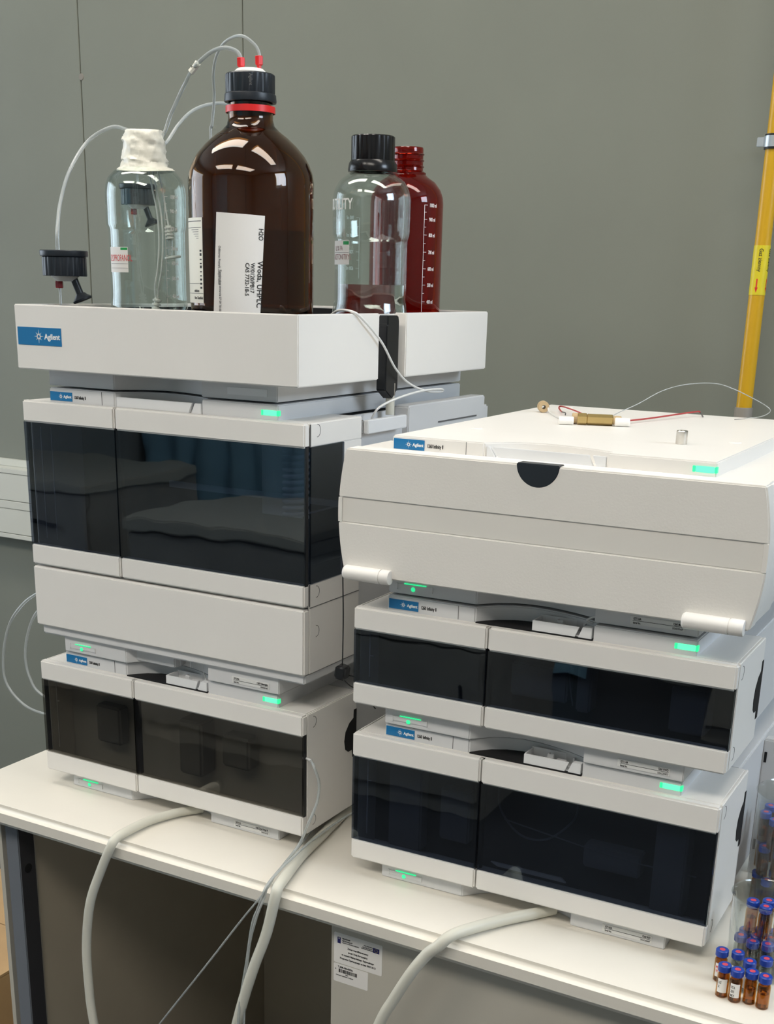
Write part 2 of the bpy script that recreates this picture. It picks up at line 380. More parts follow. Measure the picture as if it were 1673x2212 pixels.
tb_box('rail', .457, TXR-.02, -.0765, -.055, -.0325, -.0275, cabm, bev=.0008)
bc = empty('base_cabinet', (.4705, -.0625, FZ)); tag(bc, 'grey beige cabinet under the table with stickers on its front', 'cabinet')
boxes('body', [(0, .016, .018, .55, 0, -FZ-.0335), (TXR-.52, TXR-.50, .018, .55, 0, -FZ-.0335), (.016, TXR-.52, .53, .55, 0, -FZ-.0335), (.016, TXR-.52, .018, .53, -FZ-.05, -FZ-.0335), (.016, TXR-.52, .018, .53, 0, .02)], cabm, bc)
dr = box('door', .0005, TXR-.50, 0, .017, .08, -FZ-.0385, cabm, bc, bev=.0012)
CZT = -FZ
# stickers
def sticker(x0, x1, z0, z1, th=.0003, r=0.001): 
    return prism('sticker', [(x0+r, z0), (x1-r, z0), (x1, z0+r), (x1, z1-r), (x1-r, z1), (x0+r, z1), (x0, z1-r), (x0, z0+r)], -th, 0, paper, dr, axis='y')
dr_z = lambda z: z+CZT
sx0 = .0045
s1 = plabel(sticker(sx0, sx0+.0605, dr_z(-.0850), dr_z(-.0480)), 'white printed funding sticker')
def st_text(s, h, x, z, p, m=print_black, align='LEFT', sx=.85, bold=.03): text('sticker_text', s, h, (x, -.0004, dr_z(z)), m, dr, sx, align, bold=bold)
dg = 0
box('emblem', sx0+.0045, sx0+.0085, -.0005, -.0003, dr_z(-.0605), dr_z(-.0530), eublue, dr)
text('emblem_star', '*', .0030, (sx0+.0058, -.0006, dr_z(-.0565)), print_white, dr)
st_text('PROGRAM', .0017, sx0+.0105, -.0545, s1); st_text('REGIONALNY', .0017, sx0+.0105, -.0572, s1); st_text('NARODOWA STRATEGIA SPÓJNOŚCI', .0010, sx0+.0105, -.0592, s1)
st_text('UNIA EUROPEJSKA', .0011, sx0+.0375, -.0547, s1); st_text('EUROPEJSKI FUNDUSZ', .0010, sx0+.0360, -.0568, s1); st_text('ROZWOJU REGIONALNEGO', .0010, sx0+.0345, -.0585, s1)
fl = box('emblem', sx0+.0490, sx0+.0568, -.0005, -.0003, dr_z(-.0592), dr_z(-.0535), eublue, dr)
for k in range(12):
    a = 2*PI*k/12; box('flag_star', sx0+.0529+.0018*math.cos(a)-.0002, sx0+.0529+.0018*math.cos(a)+.0002, -.0006, -.0005, dr_z(-.05635)+.0018*math.sin(a)-.0002, dr_z(-.05635)+.0018*math.sin(a)+.0002, pipelab, fl)
for i, (s, dx) in enumerate([('Zakup współfinansowany', .0303), ('przez Unię Europejską', .0303), ('w ramach Małopolskiego Regionalnego', .0303), ('Programu Operacyjnego na lata 2007-2013', .0303)]):
    st_text(s, .0021, sx0+dx, -.0652-.0046*i, s1, align='CENTER')
s2 = plabel(sticker(sx0, sx0+.0435, dr_z(-.1085), dr_z(-.0860)), 'white inventory barcode sticker')
st_text('T./808-080-00036', .0021, sx0+.0055, -.0905, s2)
xb = sx0+.0065; bb = bmesh.new()
for k in range(26):
    wdt = random.choice([.0003, .0003, .0006, .0009]); gap = random.choice([.0003, .0004, .0006])
    add_box(bb, xb, xb+wdt, -.0005, -.0003, dr_z(-.0962), dr_z(-.0918)); xb += wdt+gap
finish('barcode', bb, print_black, dr)
st_text('23036', .0012, sx0+.0150, -.0983, s2); st_text('Uniwersytet Jagielloński w Krakowie', .0012, sx0+.0030, -.1005, s2); st_text('ID', .0012, sx0+.0018, -.0935, s2)
# things on the floor
bk = empty('storage_case', (.02, .12, FZ)); tag(bk, 'black case standing on the floor under the table', 'case')
box('case_body', .10, .40, 0, .33, 0, .10, black, bk, bev=.006); box('case_lid', .098, .402, -.002, .332, .102, .165, black, bk, bev=.006)
cb_ = empty('cardboard_box', (-.42, .0, FZ)); tag(cb_, 'brown cardboard box on the floor left of the table', 'box')
boxes('box_body', [(0, .26, 0, .004, 0, .40), (0, .26, .296, .30, 0, .40), (0, .004, .004, .296, 0, .40), (.256, .26, .004, .296, 0, .40), (.004, .256, .004, .296, 0, .004)], card, cb_)
box('flap', 0, .26, .0, .149, .401, .405, card, cb_); box('flap', 0, .26, .151, .30, .401, .405, card, cb_)

# ------------------------------------------------------------------ instrument modules
def arc_plan(x0=.033, x1=.352, y0=.012, y1=.443, solid=False):
    if solid: return [(x0, y0), (x1, y0), (x1, y1), (x0, y1)]
    return [(x0, y0), (.131, y0), (.1385, .021), (.148, .031), (.162, .039), (.1785, .043), (.195, .0425), (.212, .039), (.23, .0335), (.2443, .0275), (.253, .023), (.253, y0), (x1, y0), (x1, y1), (x0, y1)]
def add_star(bm, cx, cz, R, y, thick=.0002):
    for k in range(16):
        a = 2*PI*k/16; L = R if k % 4 == 0 else (R*.80 if k % 4 == 2 else R*.50); wd_ = R*.055
        r1 = R*.30
        d = Vector((math.cos(a), 0, math.sin(a))); p = Vector((-math.sin(a), 0, math.cos(a))); c = Vector((cx, y, cz))
        v1 = [c+d*r1+p*wd_, c+d*r1-p*wd_, c+d*L]
        lo = [bm.verts.new(v) for v in v1]; hi = [bm.verts.new(v+Vector((0, -thick, 0))) for v in v1]
        bm.faces.new(lo); bm.faces.new(hi[::-1])
        for i in range(3): bm.faces.new([lo[i], lo[(i+1) % 3], hi[(i+1) % 3], hi[i]])
    n = 20
    for k in range(n):
        a0, a1 = 2*PI*k/n, 2*PI*(k+1)/n; q = []
        for a, rr in ((a0, R*.22), (a1, R*.22), (a1, R*.36), (a0, R*.36)): q.append(bm.verts.new((cx+rr*math.cos(a), y-thick, cz+rr*math.sin(a))))
        bm.faces.new(q)
def badge(parent, x0, x1, z0, z1, y):
    b = box('badge', x0, x1, y-.0005, y, z0, z1, badge_blue, parent); plabel(b, 'blue maker badge with white starburst')
    W = x1-x0; H = z1-z0; bm = bmesh.new(); add_star(bm, x0+W*.49, (z0+z1)/2, H*.38, y-.0005); finish('starburst', bm, print_white, b, 0)
    text('badge_text', 'Agilent', H*.30, (x0+W*.62, y-.0006, z0+H*.36), print_white, b, sx=W*.335/(H*.30*3.95), bold=.035)
def side_marks(parent, x, zs, y=.022):
    for z, s in zs:
        pts = [(x, y+.0065*math.sin(a), z+.0065*math.cos(a)) for a in [PI*k/8 for k in range(9)]]
        tube('side_mark', pts, .00035, print_grey, parent, seg=6, sub=2)
def tray(parent, ztop, h, light=True, clipx=.191, flatclip=False, badge_on=True, name='top_tray', y1=.443, mct=False):
    t = prism(name, arc_plan(y1=y1), ztop-.0025, ztop+h, lgrey if not mct else white, parent, bev=.0012)
    if not flatclip and not mct:
        rec = [(.1315, .0115)] + [(.1385, .0207), (.148, .0307), (.162, .0387), (.1785, .0427), (.195, .0422), (.212, .0387), (.23, .0332), (.2443, .0272), (.2528, .0227)] + [(.2528, .0115)]
        prism('recess_shade', rec, ztop-.001, ztop+.0006, blackm, parent)  # black slab paints the dark of the open recess
    badge(parent, .0345, .0680, ztop+.0013, ztop+.0112, .012)
    text('model_text', '1260 Infinity II', .0034, (.0707, .0118, ztop+.0045), print_black, parent, sx=.62, bold=.03)
    box('tray_seam', .1122, .1126, .0116, .0122, ztop, ztop+h-.001, print_grey, parent)
    # status light wrapping the corner
    L = box('status_light', .3335, .3505, .0112, .0122, ztop+.0042, ztop+.0098, greencore, parent, bev=.0006)
    plabel(L, 'glowing green status light')
    boxes('light_rim', [(.3308, .3335, .0112, .0122, ztop+.0042, ztop+.0098), (.3505, .3524, .0112, .0145, ztop+.0042, ztop+.0098), (.3516, .3526, .0122, .0165, ztop+.0042, ztop+.0098)], greenl, L, bev=.0004)
    # clip tray
    if mct:
        prism('clip_tray', [(.146, ztop), (.240, ztop), (.2345, ztop+.0105), (.139, ztop+.0105)][::1], .0135, .0158, clipw, parent, axis='y', bev=.0004)
        prism('clip_wedge', [(.1335, ztop), (.1435, ztop), (.1365, ztop+.0105), (.1335, ztop+.0105)], .0125, .0158, clipw, parent, axis='y', bev=.0004)
        prism('clip_wedge', [(.2430, ztop), (.2515, ztop), (.2515, ztop+.0105), (.2385, ztop+.0105)], .0125, .0158, clipw, parent, axis='y', bev=.0004)
        return t
    if flatclip:
        prism('clip_tray', [(.1325, ztop-.0005), (.2345, ztop-.0005), (.2395, ztop+.0105), (.1325, ztop+.0105)], .0130, .0165, clipw, parent, axis='y', bev=.0005)
        prism('clip_wedge', [(.2375, ztop-.0005), (.2515, ztop-.0005), (.2515, ztop+.0105), (.2425, ztop+.0105)], .0130, .0165, clipw, parent, axis='y', bev=.0005)
        box('clip_back', .1325, .2515, .0165, .0225, ztop-.001, ztop+.003, lgrey, parent)
        return t
    ct = prism('clip_tray', [(clipx, ztop), (.2345, ztop), (.2385, ztop+.0105), (clipx, ztop+.0105)], .0122, .0142, clipw, parent, axis='y', bev=.0003)
    boxes('clip_walls', [(clipx, clipx+.0015, .0142, .034, ztop+.0007, ztop+.0105), (clipx, .240, .034, .0355, ztop+.0007, ztop+.0115), (.238, .2395, .026, .034, ztop+.0007, ztop+.0105), (clipx+.0015, .238, .0142, .034, ztop+.0007, ztop+.0018)], clipw, ct)
    boxes('clip_post', [(.2120, .2190, .022, .0235, ztop+.0018, ztop+.0115), (.2120, .2135, .0235, .029, ztop+.0018, ztop+.0115), (.2225, .2330, .017, .024, ztop+.0018, ztop+.0085)], lgrey, ct, bev=.0005)
    prism('clip_wedge', [(.2378, ztop), (.2512, ztop), (.2512, ztop+.0110), (.2420, ztop+.0110)], .0122, .0205, clipw, ct, axis='y', bev=.0003)
    return t
def foot(parent, h, model, name, serial, y1=.443):
    f = prism('foot', arc_plan(y1=y1), 0, h, lgrey, parent, bev=.0010)
    if model:
        pw = box('power_switch', .0415, .0825, .0112, .0125, .0048, .0108, lgrey, f, bev=.0006)
        box('switch_side', .0413, .0430, .0108, .0122, .0045, .0110, lgrey, f); box('switch_side', .0815, .0828, .0108, .0122, .0045, .0110, lgrey, f)
        bar = box('indicator_bar', .0510, .0755, .0106, .0124, .0108, .0115, greenl, f)
        led = lathe('indicator_lamp', [(0, 0), (.0024, 0), (.0021, .0006), (0, .0009)], greenl, f, seg=20); led.rotation_euler = (PI/2, 0, 0); led.location = (.0610, .0112, .0062)
        sp = box('serial_plate', .2875, .3390, .0113, .0121, .0036, .0118, plate, f, bev=.0003)
        def tx(s, x, z, h_, m=print_black, al='LEFT'): text('plate_text', s, h_, (x, .0112, z), m, f, sx=.72, align=al, bold=.03)
        tx(model, .2905, .0085, .0021); tx('Serial No.', .2905, .0046, .0017); tx(name, .3375, .0085, .0021, al='RIGHT'); tx(serial, .3375, .0046, .0017, print_grey, 'RIGHT')
        box('plate_rule', .2900, .3380, .0110, .0113, .0074, .0077, print_black, f)
    return f
W_ = .3923
def ring(name, x0, x1, z0, z1, t, y0, y1, m, parent):
    bm = bmesh.new(); V = {}
    for i, (a, b) in enumerate(((x0, z0), (x1, z0), (x1, z1), (x0, z1))):
        ca, cb = (t if i in (0, 3) else -t), (t if i in (0, 1) else -t)
        for k, y in enumerate((y0, y1)): V[i, 0, k] = bm.verts.new((a, y, b)); V[i, 1, k] = bm.verts.new((a+ca, y, b+cb))
    for i in range(4):
        j = (i+1) % 4
        for k in (0, 1): bm.faces.new([V[i, 0, k], V[j, 0, k], V[j, 1, k], V[i, 1, k]])
        for q in (0, 1): bm.faces.new([V[i, q, 0], V[j, q, 0], V[j, q, 1], V[i, q, 1]])
    return finish(name, bm, m, parent)
def door(parent, x0, x1, ztop, zw1, zw0, zb, label, pm):
    d = ring('door', x0+.0006, x1-.0006, zb+.003, ztop-.003, .0026, .0042, .0090, black, parent)
    plabel(d, label)
    box('door_rail', x0, x1, 0, .0102, zw1, ztop, white, d, bev=.0018); box('door_rail', x0, x1, 0, .0102, zb, zw0, white, d, bev=.0018)
    box('window_pane', x0+.0003, x1-.0003, .0007, .0029, zw0+.0001, zw1-.0001, pm, d)
    return d
def handle_cut(parent, x, ztop, y1=.1172):
    zc = ztop-.052
    pts = [(y1, zc+.029), (y1-.006, zc+.029), (y1-.0065, zc+.019), (y1-.016, zc+.015), (y1-.0245, zc+.006), (y1-.027, zc-.005), (y1-.0245, zc-.016), (y1-.018, zc-.0205), (y1-.009, zc-.0205), (y1-.008, zc-.030), (y1, zc-.030)]
    prism('handle_cutout_shade', pts, x-.0004, x+.0005, blackm, parent, axis='x')  # flat black plate stands for the shade inside the handle cutout
def module(name, label, cat, loc, rz, ztop, zw1, zw0, zb, trayh, model, mname, serial, flatclip=False, split=.150, pm=None):
    pm = pm or pane
    r = empty(name, loc, rz); tag(r, label, cat)
    W = W_
    foot(r, zb+.001, model, mname, serial)
    boxes('housing', [(0, .003, .0108, .1175, zb, ztop-.0005), (W-.003, W, .0108, .1175, zb, ztop-.0005), (.003, W-.003, .0108, .1175, ztop-.0030, ztop-.0005), (.003, W-.003, .0108, .1175, zb, zb+.003)], white, r, bev=.0009)
    box('chassis', .0088, W-.0088, .1178, .438, zb+.001, ztop-.0012, lgrey, r, bev=.002)
    door(r, 0, split-.0008, ztop, zw1, zw0, zb, 'left hinged door with smoked pane', pm)
    door(r, split+.0008, W, ztop, zw1, zw0, zb, 'right wide door with smoked pane', pm)
    handle_cut(r, W, ztop); 
    side_marks(r, W, [(ztop-.012, 1), (zb+.014, 1)])
    box('interior_tone_panel', .0035, W-.0035, .050, .060, zb+.0035, ztop-.0035, inner if pm is pane else lgrey, r)  # added panel sets how dark the interior looks, lighter in the pump
    boxes('hinge_rod', [(.0125, .0137, .0120, .0132, zw0+.004, zw1-.006), (.0137, .0175, .0120, .0132, zw1-.030, zw1-.029)], lgrey, r)
    tray(r, ztop, trayh, flatclip=flatclip)
    return r
YA = .0238
def rpos(x, y, z): return (0.4658+math.cos(YA)*x-math.sin(YA)*y, -.0151+math.sin(YA)*x+math.cos(YA)*y, z)

# pump
pump = module('pump_module', 'white pump module with grey smoked doors at the bottom of the left stack', 'lab instrument', (0, 0, 0), 0, .1647, .1400, .0438, .0190, .0158, 'G7111A', '1260 Quat Pump VL', 'DEAEY02118', pm=pane_grey)
boxes('pump_head', [(.20, .235, .020, .049, .05, .12), (.26, .30, .026, .049, .07, .11)], innerg, pump, bev=.003)
boxes('valve_block', [(.06, .10, .03, .049, .06, .11)], innerg, pump, bev=.003)
tube('drip_port', [(.3905, .0095, .1127), (.3955, .0080, .1125), (.3995, .0075, .1122)], .0016, lgrey, pump)
# sampler
sam = empty('sampler_module', (.0037, -.0043, .1812)); tag(sam, 'tall white sampler module with dark glass doors in the middle of the left stack', 'lab instrument')
SW = .3927
foot(sam, .0205, 'G7129A', '1260 Vialsampler', 'DEAEQ04467')
box('base_lip', .0035, SW-.0025, .006, .43, .0196, .0318, lgrey, sam, bev=.002)
lp = box('lower_panel', .0, SW, 0, .0115, .0315, .1053, white, sam, bev=.0018)
boxes('housing', [(0, .003, .0118, .1155, .0315, .3008), (SW-.003, SW, .0118, .1155, .0315, .1320), (SW-.003, SW, .0118, .1155, .2770, .3008), (SW-.003, SW, .0780, .1155, .1320, .2770), (.003, SW-.003, .0118, .1155, .2980, .3008), (.003, SW-.003, .0118, .1155, .0315, .0345), (.003, SW-.003, .0118, .1155, .1055, .1085)], white, sam, bev=.0009)
sp_ = box('side_window', SW-.0024, SW+.0004, .0125, .0778, .1322, .2768, pane, sam); plabel(sp_, 'dark side pane')
box('door_seam', SW-.0004, SW+.0003, .0104, .0116, .1079, .1320, print_grey, sam); box('door_seam', SW-.0004, SW+.0003, .0104, .0116, .2770, .3000, print_grey, sam)
box('panel_seam', SW-.0004, SW+.0003, .0118, .1150, .1058, .1066, print_grey, sam)
box('chassis', .0088, SW-.0088, .1158, .462, .0318, .2900, lgrey, sam, bev=.002)
def sdoor(x0, x1, lab):
    d = ring('door', x0+.0006, x1-.0006, .1110, .2983, .0026, .0042, .0090, black, sam); plabel(d, lab)
    box('door_rail', x0, x1, 0, .0102, .2767, .3013, white, d, bev=.0018); box('door_rail', x0, x1, 0, .0102, .1079, .1324, white, d, bev=.0018)
    box('window_pane', x0+.0003, x1-.0003, .0007, .0029, .1325, .2766, pane, d)
sdoor(0, .1385, 'narrow left door with dark pane'); sdoor(.1401, SW, 'wide right door with dark pane')
side_marks(sam, SW, [(.293, 1), (.122, 1), (.078, 1)], .024)
tray(sam, .3013, .0155, flatclip=True, y1=.44)
box('interior_tone_panel', .0035, SW-.0035, .094, .104, .109, .2975, inner, sam)  # added dark panel keeps the sampler interior in shade
boxes('hinge_rod', [(.0125, .0137, .0140, .0152, .138, .270), (.027, .0282, .0160, .0172, .138, .270)], lgrey, sam)
box('instruction_sheet', .275, .330, .0925, .0938, .185, .268, plate, sam)
boxes('guide_rail', [(SW-.018, SW-.016, .014, .092, .203, .2045), (.15, .385, .080, .084, .205, .212)], lgrey, sam)
cpts = [(SW-.040+.013*math.cos(a), .045+.013*math.sin(a), .195+.075*k/110) for k, a in enumerate([2*PI*i/10 for i in range(111)])]
tube('coiled_hose', cpts, .0022, clipw, sam, seg=6, sub=1)
box('hanging_block', .1325, .197, .022, .060, -.0015+.004, .0196, lgrey, sam, bev=.0012)
boxes('port_frame', [(.1975, .2150, .0300, .0315, .0125, .0195), (.1975, .1990, .0300, .0315, .0040, .0125), (.2135, .2150, .0300, .0315, .0040, .0125)], clipw, sam)
# sampler right-side rear ledge and bracket
prism('rear_ledge', [(.2240, .2600), (.4320, .2600), (.4320, .3030), (.4290, .3045), (.2270, .3045), (.2240, .3030)], SW-.0200, SW-.0005, lgrey, sam, axis='x', bev=.0012)
boxes('ledge_slot', [(SW-.0010, SW+.0002, .300, .408, .2795, .2812)], print_grey, sam)
boxes('drain_bracket', [(SW-.0005, SW+.0060, .1195, .2080, .2815, .2962), (SW-.020, SW-.0005, .1195, .1210, .2815, .2962)], clipw, sam, bev=.0008)
boxes('bracket_back', [(SW-.024, SW-.020, .1160, .2240, .2600, .2990)], lgrey, sam)

# refractive index detector (bottom of right stack)
rid = module('detector_module', 'white detector module standing on the table at the bottom of the right stack', 'lab instrument', rpos(0, 0, 0), YA, .1658, .1391, .0425, .0194, .0146, 'G7162A', '1260 RID', 'DEAC608407')
ds_ = prism('drip_shelf', [(.1640, .0525), (.2420, .0530), (.2470, .0488), (.1720, .0488)], .0060, .0085, white, rid, axis='y')
plabel(ds_, 'pale metal drip shelf behind the pane')
tube('inner_tube', [(.155, .040, .128), (.160, .036, .100), (.185, .032, .078), (.215, .032, .080), (.240, .036, .105), (.243, .040, .125)], .0012, innerg, rid)
tube('inner_tube', [(.165, .035, .090), (.22, .03, .086), (.30, .03, .078), (.37, .035, .075)], .0008, innerg, rid)
boxes('optics_block', [(.03, .07, .03, .049, .03, .125), (.09, .125, .035, .049, .05, .11), (.33, .362, .02, .049, .03, .13)], innerg, rid, bev=.002)
boxes('vent_block', [(.255, .315, .03, .049, .06, .085)], innerg, rid, bev=.002)
boxes('rear_flange', [(W_-.0088, W_+.075, .2332, .2360, .0, .1600), (W_-.0088, W_+.075, .2360, .2500, .1570, .1600)], lgrey, rid, bev=.0012)
boxes('flange_slot', [(W_-.0068, W_-.0040, .2325, .2334, .134, .146), (W_-.0068, W_-.0040, .2325, .2334, .030, .042)], blackm, rid)
# variable wavelength detector (middle)
vwd = module('detector_module', 'low white detector module sandwiched in the middle of the right stack', 'lab instrument', rpos(.0014, -.0041, .1809), YA, .1243, .1004, .0434, .0199, .0148, 'G7114A', '1260 VWD', 'DEACZ03877')
boxes('optics_block', [(.165, .225, .03, .049, .05, .085), (.235, .25, .028, .049, .045, .095), (.33, .365, .02, .049, .045, .09)], innerg, vwd, bev=.002)
tube('inner_tube', [(.225, .03, .095), (.228, .028, .075), (.232, .03, .05)], .0008, innerg, vwd)

# column compartment (top of right stack)
mct = empty('column_compartment', rpos(0, 0, .3216), YA); tag(mct, 'wide white column compartment with bulging front door on top of the right stack', 'lab instrument')
def outline(g=0.0, z0=.0205, z1=.1455):
    pts = []
    N = 14
    for k in range(N+1):
        t = k/N; z = z0+(z1-z0)*t; b = .0082*(1-(2*t-1)**2)
        pts.append((-.0020-b+g, z))
    for k in range(N, -1, -1):
        t = k/N; z = z0+(z1-z0)*t; b = .0082*(1-(2*t-1)**2)
        pts.append((.4020+b-g, z))
    return pts
def door_slab(bm, z0, z1, y0, y1, g=0, bev=.0014):
    full = outline(g); N = 10; pts = []
    def xb(z): t = (z-.0205)/(.1455-.0205); return .0082*(1-(2*t-1)**2)
    for k in range(N+1):
        z = z0+(z1-z0)*k/N; pts.append((-.0020-xb(z)+g, z))
    for k in range(N, -1, -1):
        z = z0+(z1-z0)*k/N; pts.append((.4020+xb(z)-g, z))
    add_prism(bm, pts, y0, y1, 'y', bev)
bm = bmesh.new()
add_prism(bm, outline(), -.0172, .0040, 'y', .0012)
fd = finish('front_door', bm, white_tex, mct, 50, True)
bm = bmesh.new(); door_slab(bm, .0970, .1455, -.0190, -.0160, 0, .0012); finish('door_upper_skin', bm, white_tex, fd, 50, True)
bm = bmesh.new(); door_slab(bm, .0205, .0728, -.0190, -.0160, 0, .0012); finish('door_lower_skin', bm, white_tex, fd, 50, True)
bm = bmesh.new(); door_slab(bm, .0729, .0969, -.0178, -.0165, .0042, .0004); finish('door_band', bm, white_band, fd)
bm = bmesh.new(); door_slab(bm, .0729, .0969, -.0190, -.0165, 0, .0002); bm.free()
# edge strips beside the band
for s in (0, 1):
    pts = []
    for k in range(7):
        z = .0728+(.0970-.0728)*k/6; t = (z-.0205)/.125; b = .0082*(1-(2*t-1)**2); pts.append((-.0020-b if s == 0 else .4020+b, z))
    inn = [(p[0]+(.0042 if s == 0 else -.0042), p[1]) for p in pts[::-1]]
    prism('band_edge', pts+inn, -.0190, -.0160, white_tex, fd, axis='y')
# dark semicircular finger notch
nt_ = [(.1985+.0208*math.cos(a), .1460+.0205*math.sin(a)) for a in [PI+PI*k/24 for k in range(25)]]
ng = prism('finger_notch', nt_, -.0196, -.0150, capblack, fd, axis='y', bev=.0005); plabel(ng, 'black semicircular finger notch')
box('notch_lip', .1782, .2188, -.0192, -.006, .1450, .1466, capblack, fd, bev=.0005)
bm = bmesh.new(); add_prism(bm, [(p[0], p[1]-.0006) for p in outline(.0012)], .0046, .070, 'y', .002); finish('side_housing', bm, white, mct, 50, True)
bm = bmesh.new(); add_prism(bm, [(p[0], p[1]-.0014) for p in outline(.0045)], .0706, .440, 'y', .003); finish('chassis', bm, white, mct, 50, True)
ft = foot(mct, .0206, 'G7116A', '1260 MCT', 'DEAEZ03629')
tr_m = tray(mct, .1438, .0140, mct=True)
for hx in (.1985,):
    pass
def hinge(x0, x1, xs):
    c = [(0, x0), (.0058, x0), (.0074, x0+.002), (.0074, xs-.0006), (.0066, xs-.0005), (.0066, xs+.0005), (.0074, xs+.0006), (.0074, x1-.001), (.0068, x1), (0, x1)]
    h = lathe('hinge_barrel', c, white, mct, seg=28); h.rotation_euler = (0, PI/2, 0); h.location = (0, -.0222, .0232)
    return h
hinge(.0000, .0520, .0420); hinge(.3445, .3985, .3860)
for k, xx in enumerate((.214, .2215, .229)):
    o = lathe('rubber_grommet', [(0, 0), (.0042, 0), (.0045, .006), (.003, .009), (0, .009)], blackm, mct, seg=16); o.location = (xx, .030+.001*k, .0115)
    box('grommet_stem', xx-.002, xx+.002, .028, .032, .0196, .0215, blackm, o).location = (-xx, -.030-.001*k, -.0115)
for bx, by in ((.3296, .1726), (.0657, .4165), (.075, .12)):
    o = lathe('plug_cap', [(0, 0), (.0062, 0), (.0055, .0009), (0, .0013)], white, mct, seg=24); o.location = (bx, by, .1577)
box('side_slot', .4040, .4068, .010, .040, .108, .111, blackm, mct)

# solvent cabinet
cab = empty('solvent_cabinet', (0, 0, .5000)); tag(cab, 'white open topped solvent cabinet holding bottles on top of the left stack', 'cabinet')
cf = foot(cab, .0193, None, None, None); box('foot_label_recess', .2885, .3395, .0112, .0122, .0050, .0125, clipw, cf)
CX0, CX1, CY0, CY1 = .0173, .3986, -.020, .436
Zb, Zt = .0192, .0892
# front shell
def rpl(pts): return pts
t_ = .005
shell = [(CX0, CY0), (CX1, CY0), (CX1, .1415), (CX1-t_, .1415), (CX1-t_, CY0+t_), (CX0+t_, CY0+t_), (CX0+t_, CY1-t_), (CX1-.020, CY1-t_), (CX1-t_, CY1-.020), (CX1-t_, .2065), (CX1-.0160, .2065), (CX1-.0160, .2030), (CX1, .2030), (CX1, CY1-.018), (CX1-.006, CY1-.006), (CX1-.018, CY1), (CX0, CY1)]
prism('cabinet_shell', shell, Zb, Zt, white, cab, bev=.0011)
box('cabinet_floor', CX0+.001, CX1-.016, CY0+.001, CY1-.008, Zb+.0002, Zb+.004, white, cab)
box('slot_back', CX1-.0180, CX1-.0160, .1365, .2085, Zb+.004, Zt-.0015, white, cab)
lin = empty
bl_ = boxes('bottle_liner', [(CX0+t_, CX1-.0182, CY0+t_, CY1-t_-.003, Zb+.004, .066), (CX0+t_, CX0+t_+.003, CY0+t_+.003, CY1-t_-.003, .066, Zt-.004), (CX0+t_+.003, CX1-.0182, CY1-t_-.006, CY1-t_-.003, .066, Zt-.003), (CX0+t_, CX1-.0182, CY0+t_, CY0+t_+.003, .066, Zt-.004), (CX1-.0212, CX1-.0182, CY0+t_+.003, CY1-t_-.006, .066, Zt-.004)], blackm, cab)
plabel(bl_, 'black tray liner under the bottles')
badge(cab, .0213, .0865, .0458, .0650, CY0)

# drain tube in the slot
dt = empty('drain_funnel', (.3900, .1790, .4800)); tag(dt, 'black drain funnel hanging in the side slot of the solvent cabinet', 'funnel')
prism('funnel_body', [(-.016, .0260), (.000, .0160), (.012, .0260), (.012, .100), (.010, .1065), (-.014, .1065), (-.014, .097), (-.016, .096)], -.0065, .0060, black, dt, axis='x', bev=.001)
lathe('coupling', [(0, .0195), (.0058, .0195), (.0062, .022), (.0062, .0330), (.0054, .0345), (0, .0345)], greysl, dt, seg=20, cy=.005)
tube('drain_tube', [(0, .0055, .0205), (0, .0060, .0080), (0, .0062, -.002)], .0052, hosem, dt, seg=14)

# ------------------------------------------------------------------ bottles
BZ = .5661
def shell_prof(outer, wall, base):
    # outer: list (r,z) from base up to the mouth ; gives closed double wall profile
    inn = [(max(r-wall, .001), z) for r, z in outer]
    zb_ = outer[0][1]
    p = [(0, zb_)] + outer + [(outer[-1][0]-wall, outer[-1][1])]
    p += [(r, z) for r, z in inn[::-1] if z > zb_+base+.002] + [(inn[0][0]-.003, zb_+base), (0, zb_+base)]
    return p
def scale_marks(parent, phi, r, s, zs, m, small=.0032, txt=True, h=.0042):
    bm = bmesh.new()
    def addp(s0, s1, h0, h1):
        n = 4; vv = []
        for i in range(n+1):
            a = phi+(s0+(s1-s0)*i/n)/r; vv.append([bm.verts.new((r*math.cos(a), r*math.sin(a), hh)) for hh in (h0, h1)])
        for i in range(n): bm.faces.new([vv[i][0], vv[i+1][0], vv[i+1][1], vv[i][1]])
    zz = sorted(zs.keys(), key=lambda k: zs[k])
    addp(s, s+.0005, BZl(zs[zz[0]])-.012, BZl(zs[zz[-1]]))
    for k in zz: addp(s, s+.0045, BZl(zs[k])-.0002, BZl(zs[k])+.0002)
    for a, b in zip(zz, zz[1:]): addp(s, s+small, BZl((zs[a]+zs[b])/2)-.0002, BZl((zs[a]+zs[b])/2)+.0002)
    o = finish('scale_marks', bm, m, parent, 0)
    if txt:
        for k in zz: ctext('scale_text', '%d ml' % k, h, phi, r, s+.0075, BZl(zs[k])-h/2, m, parent, sx=.62)
def BZl(z): return z-BZ
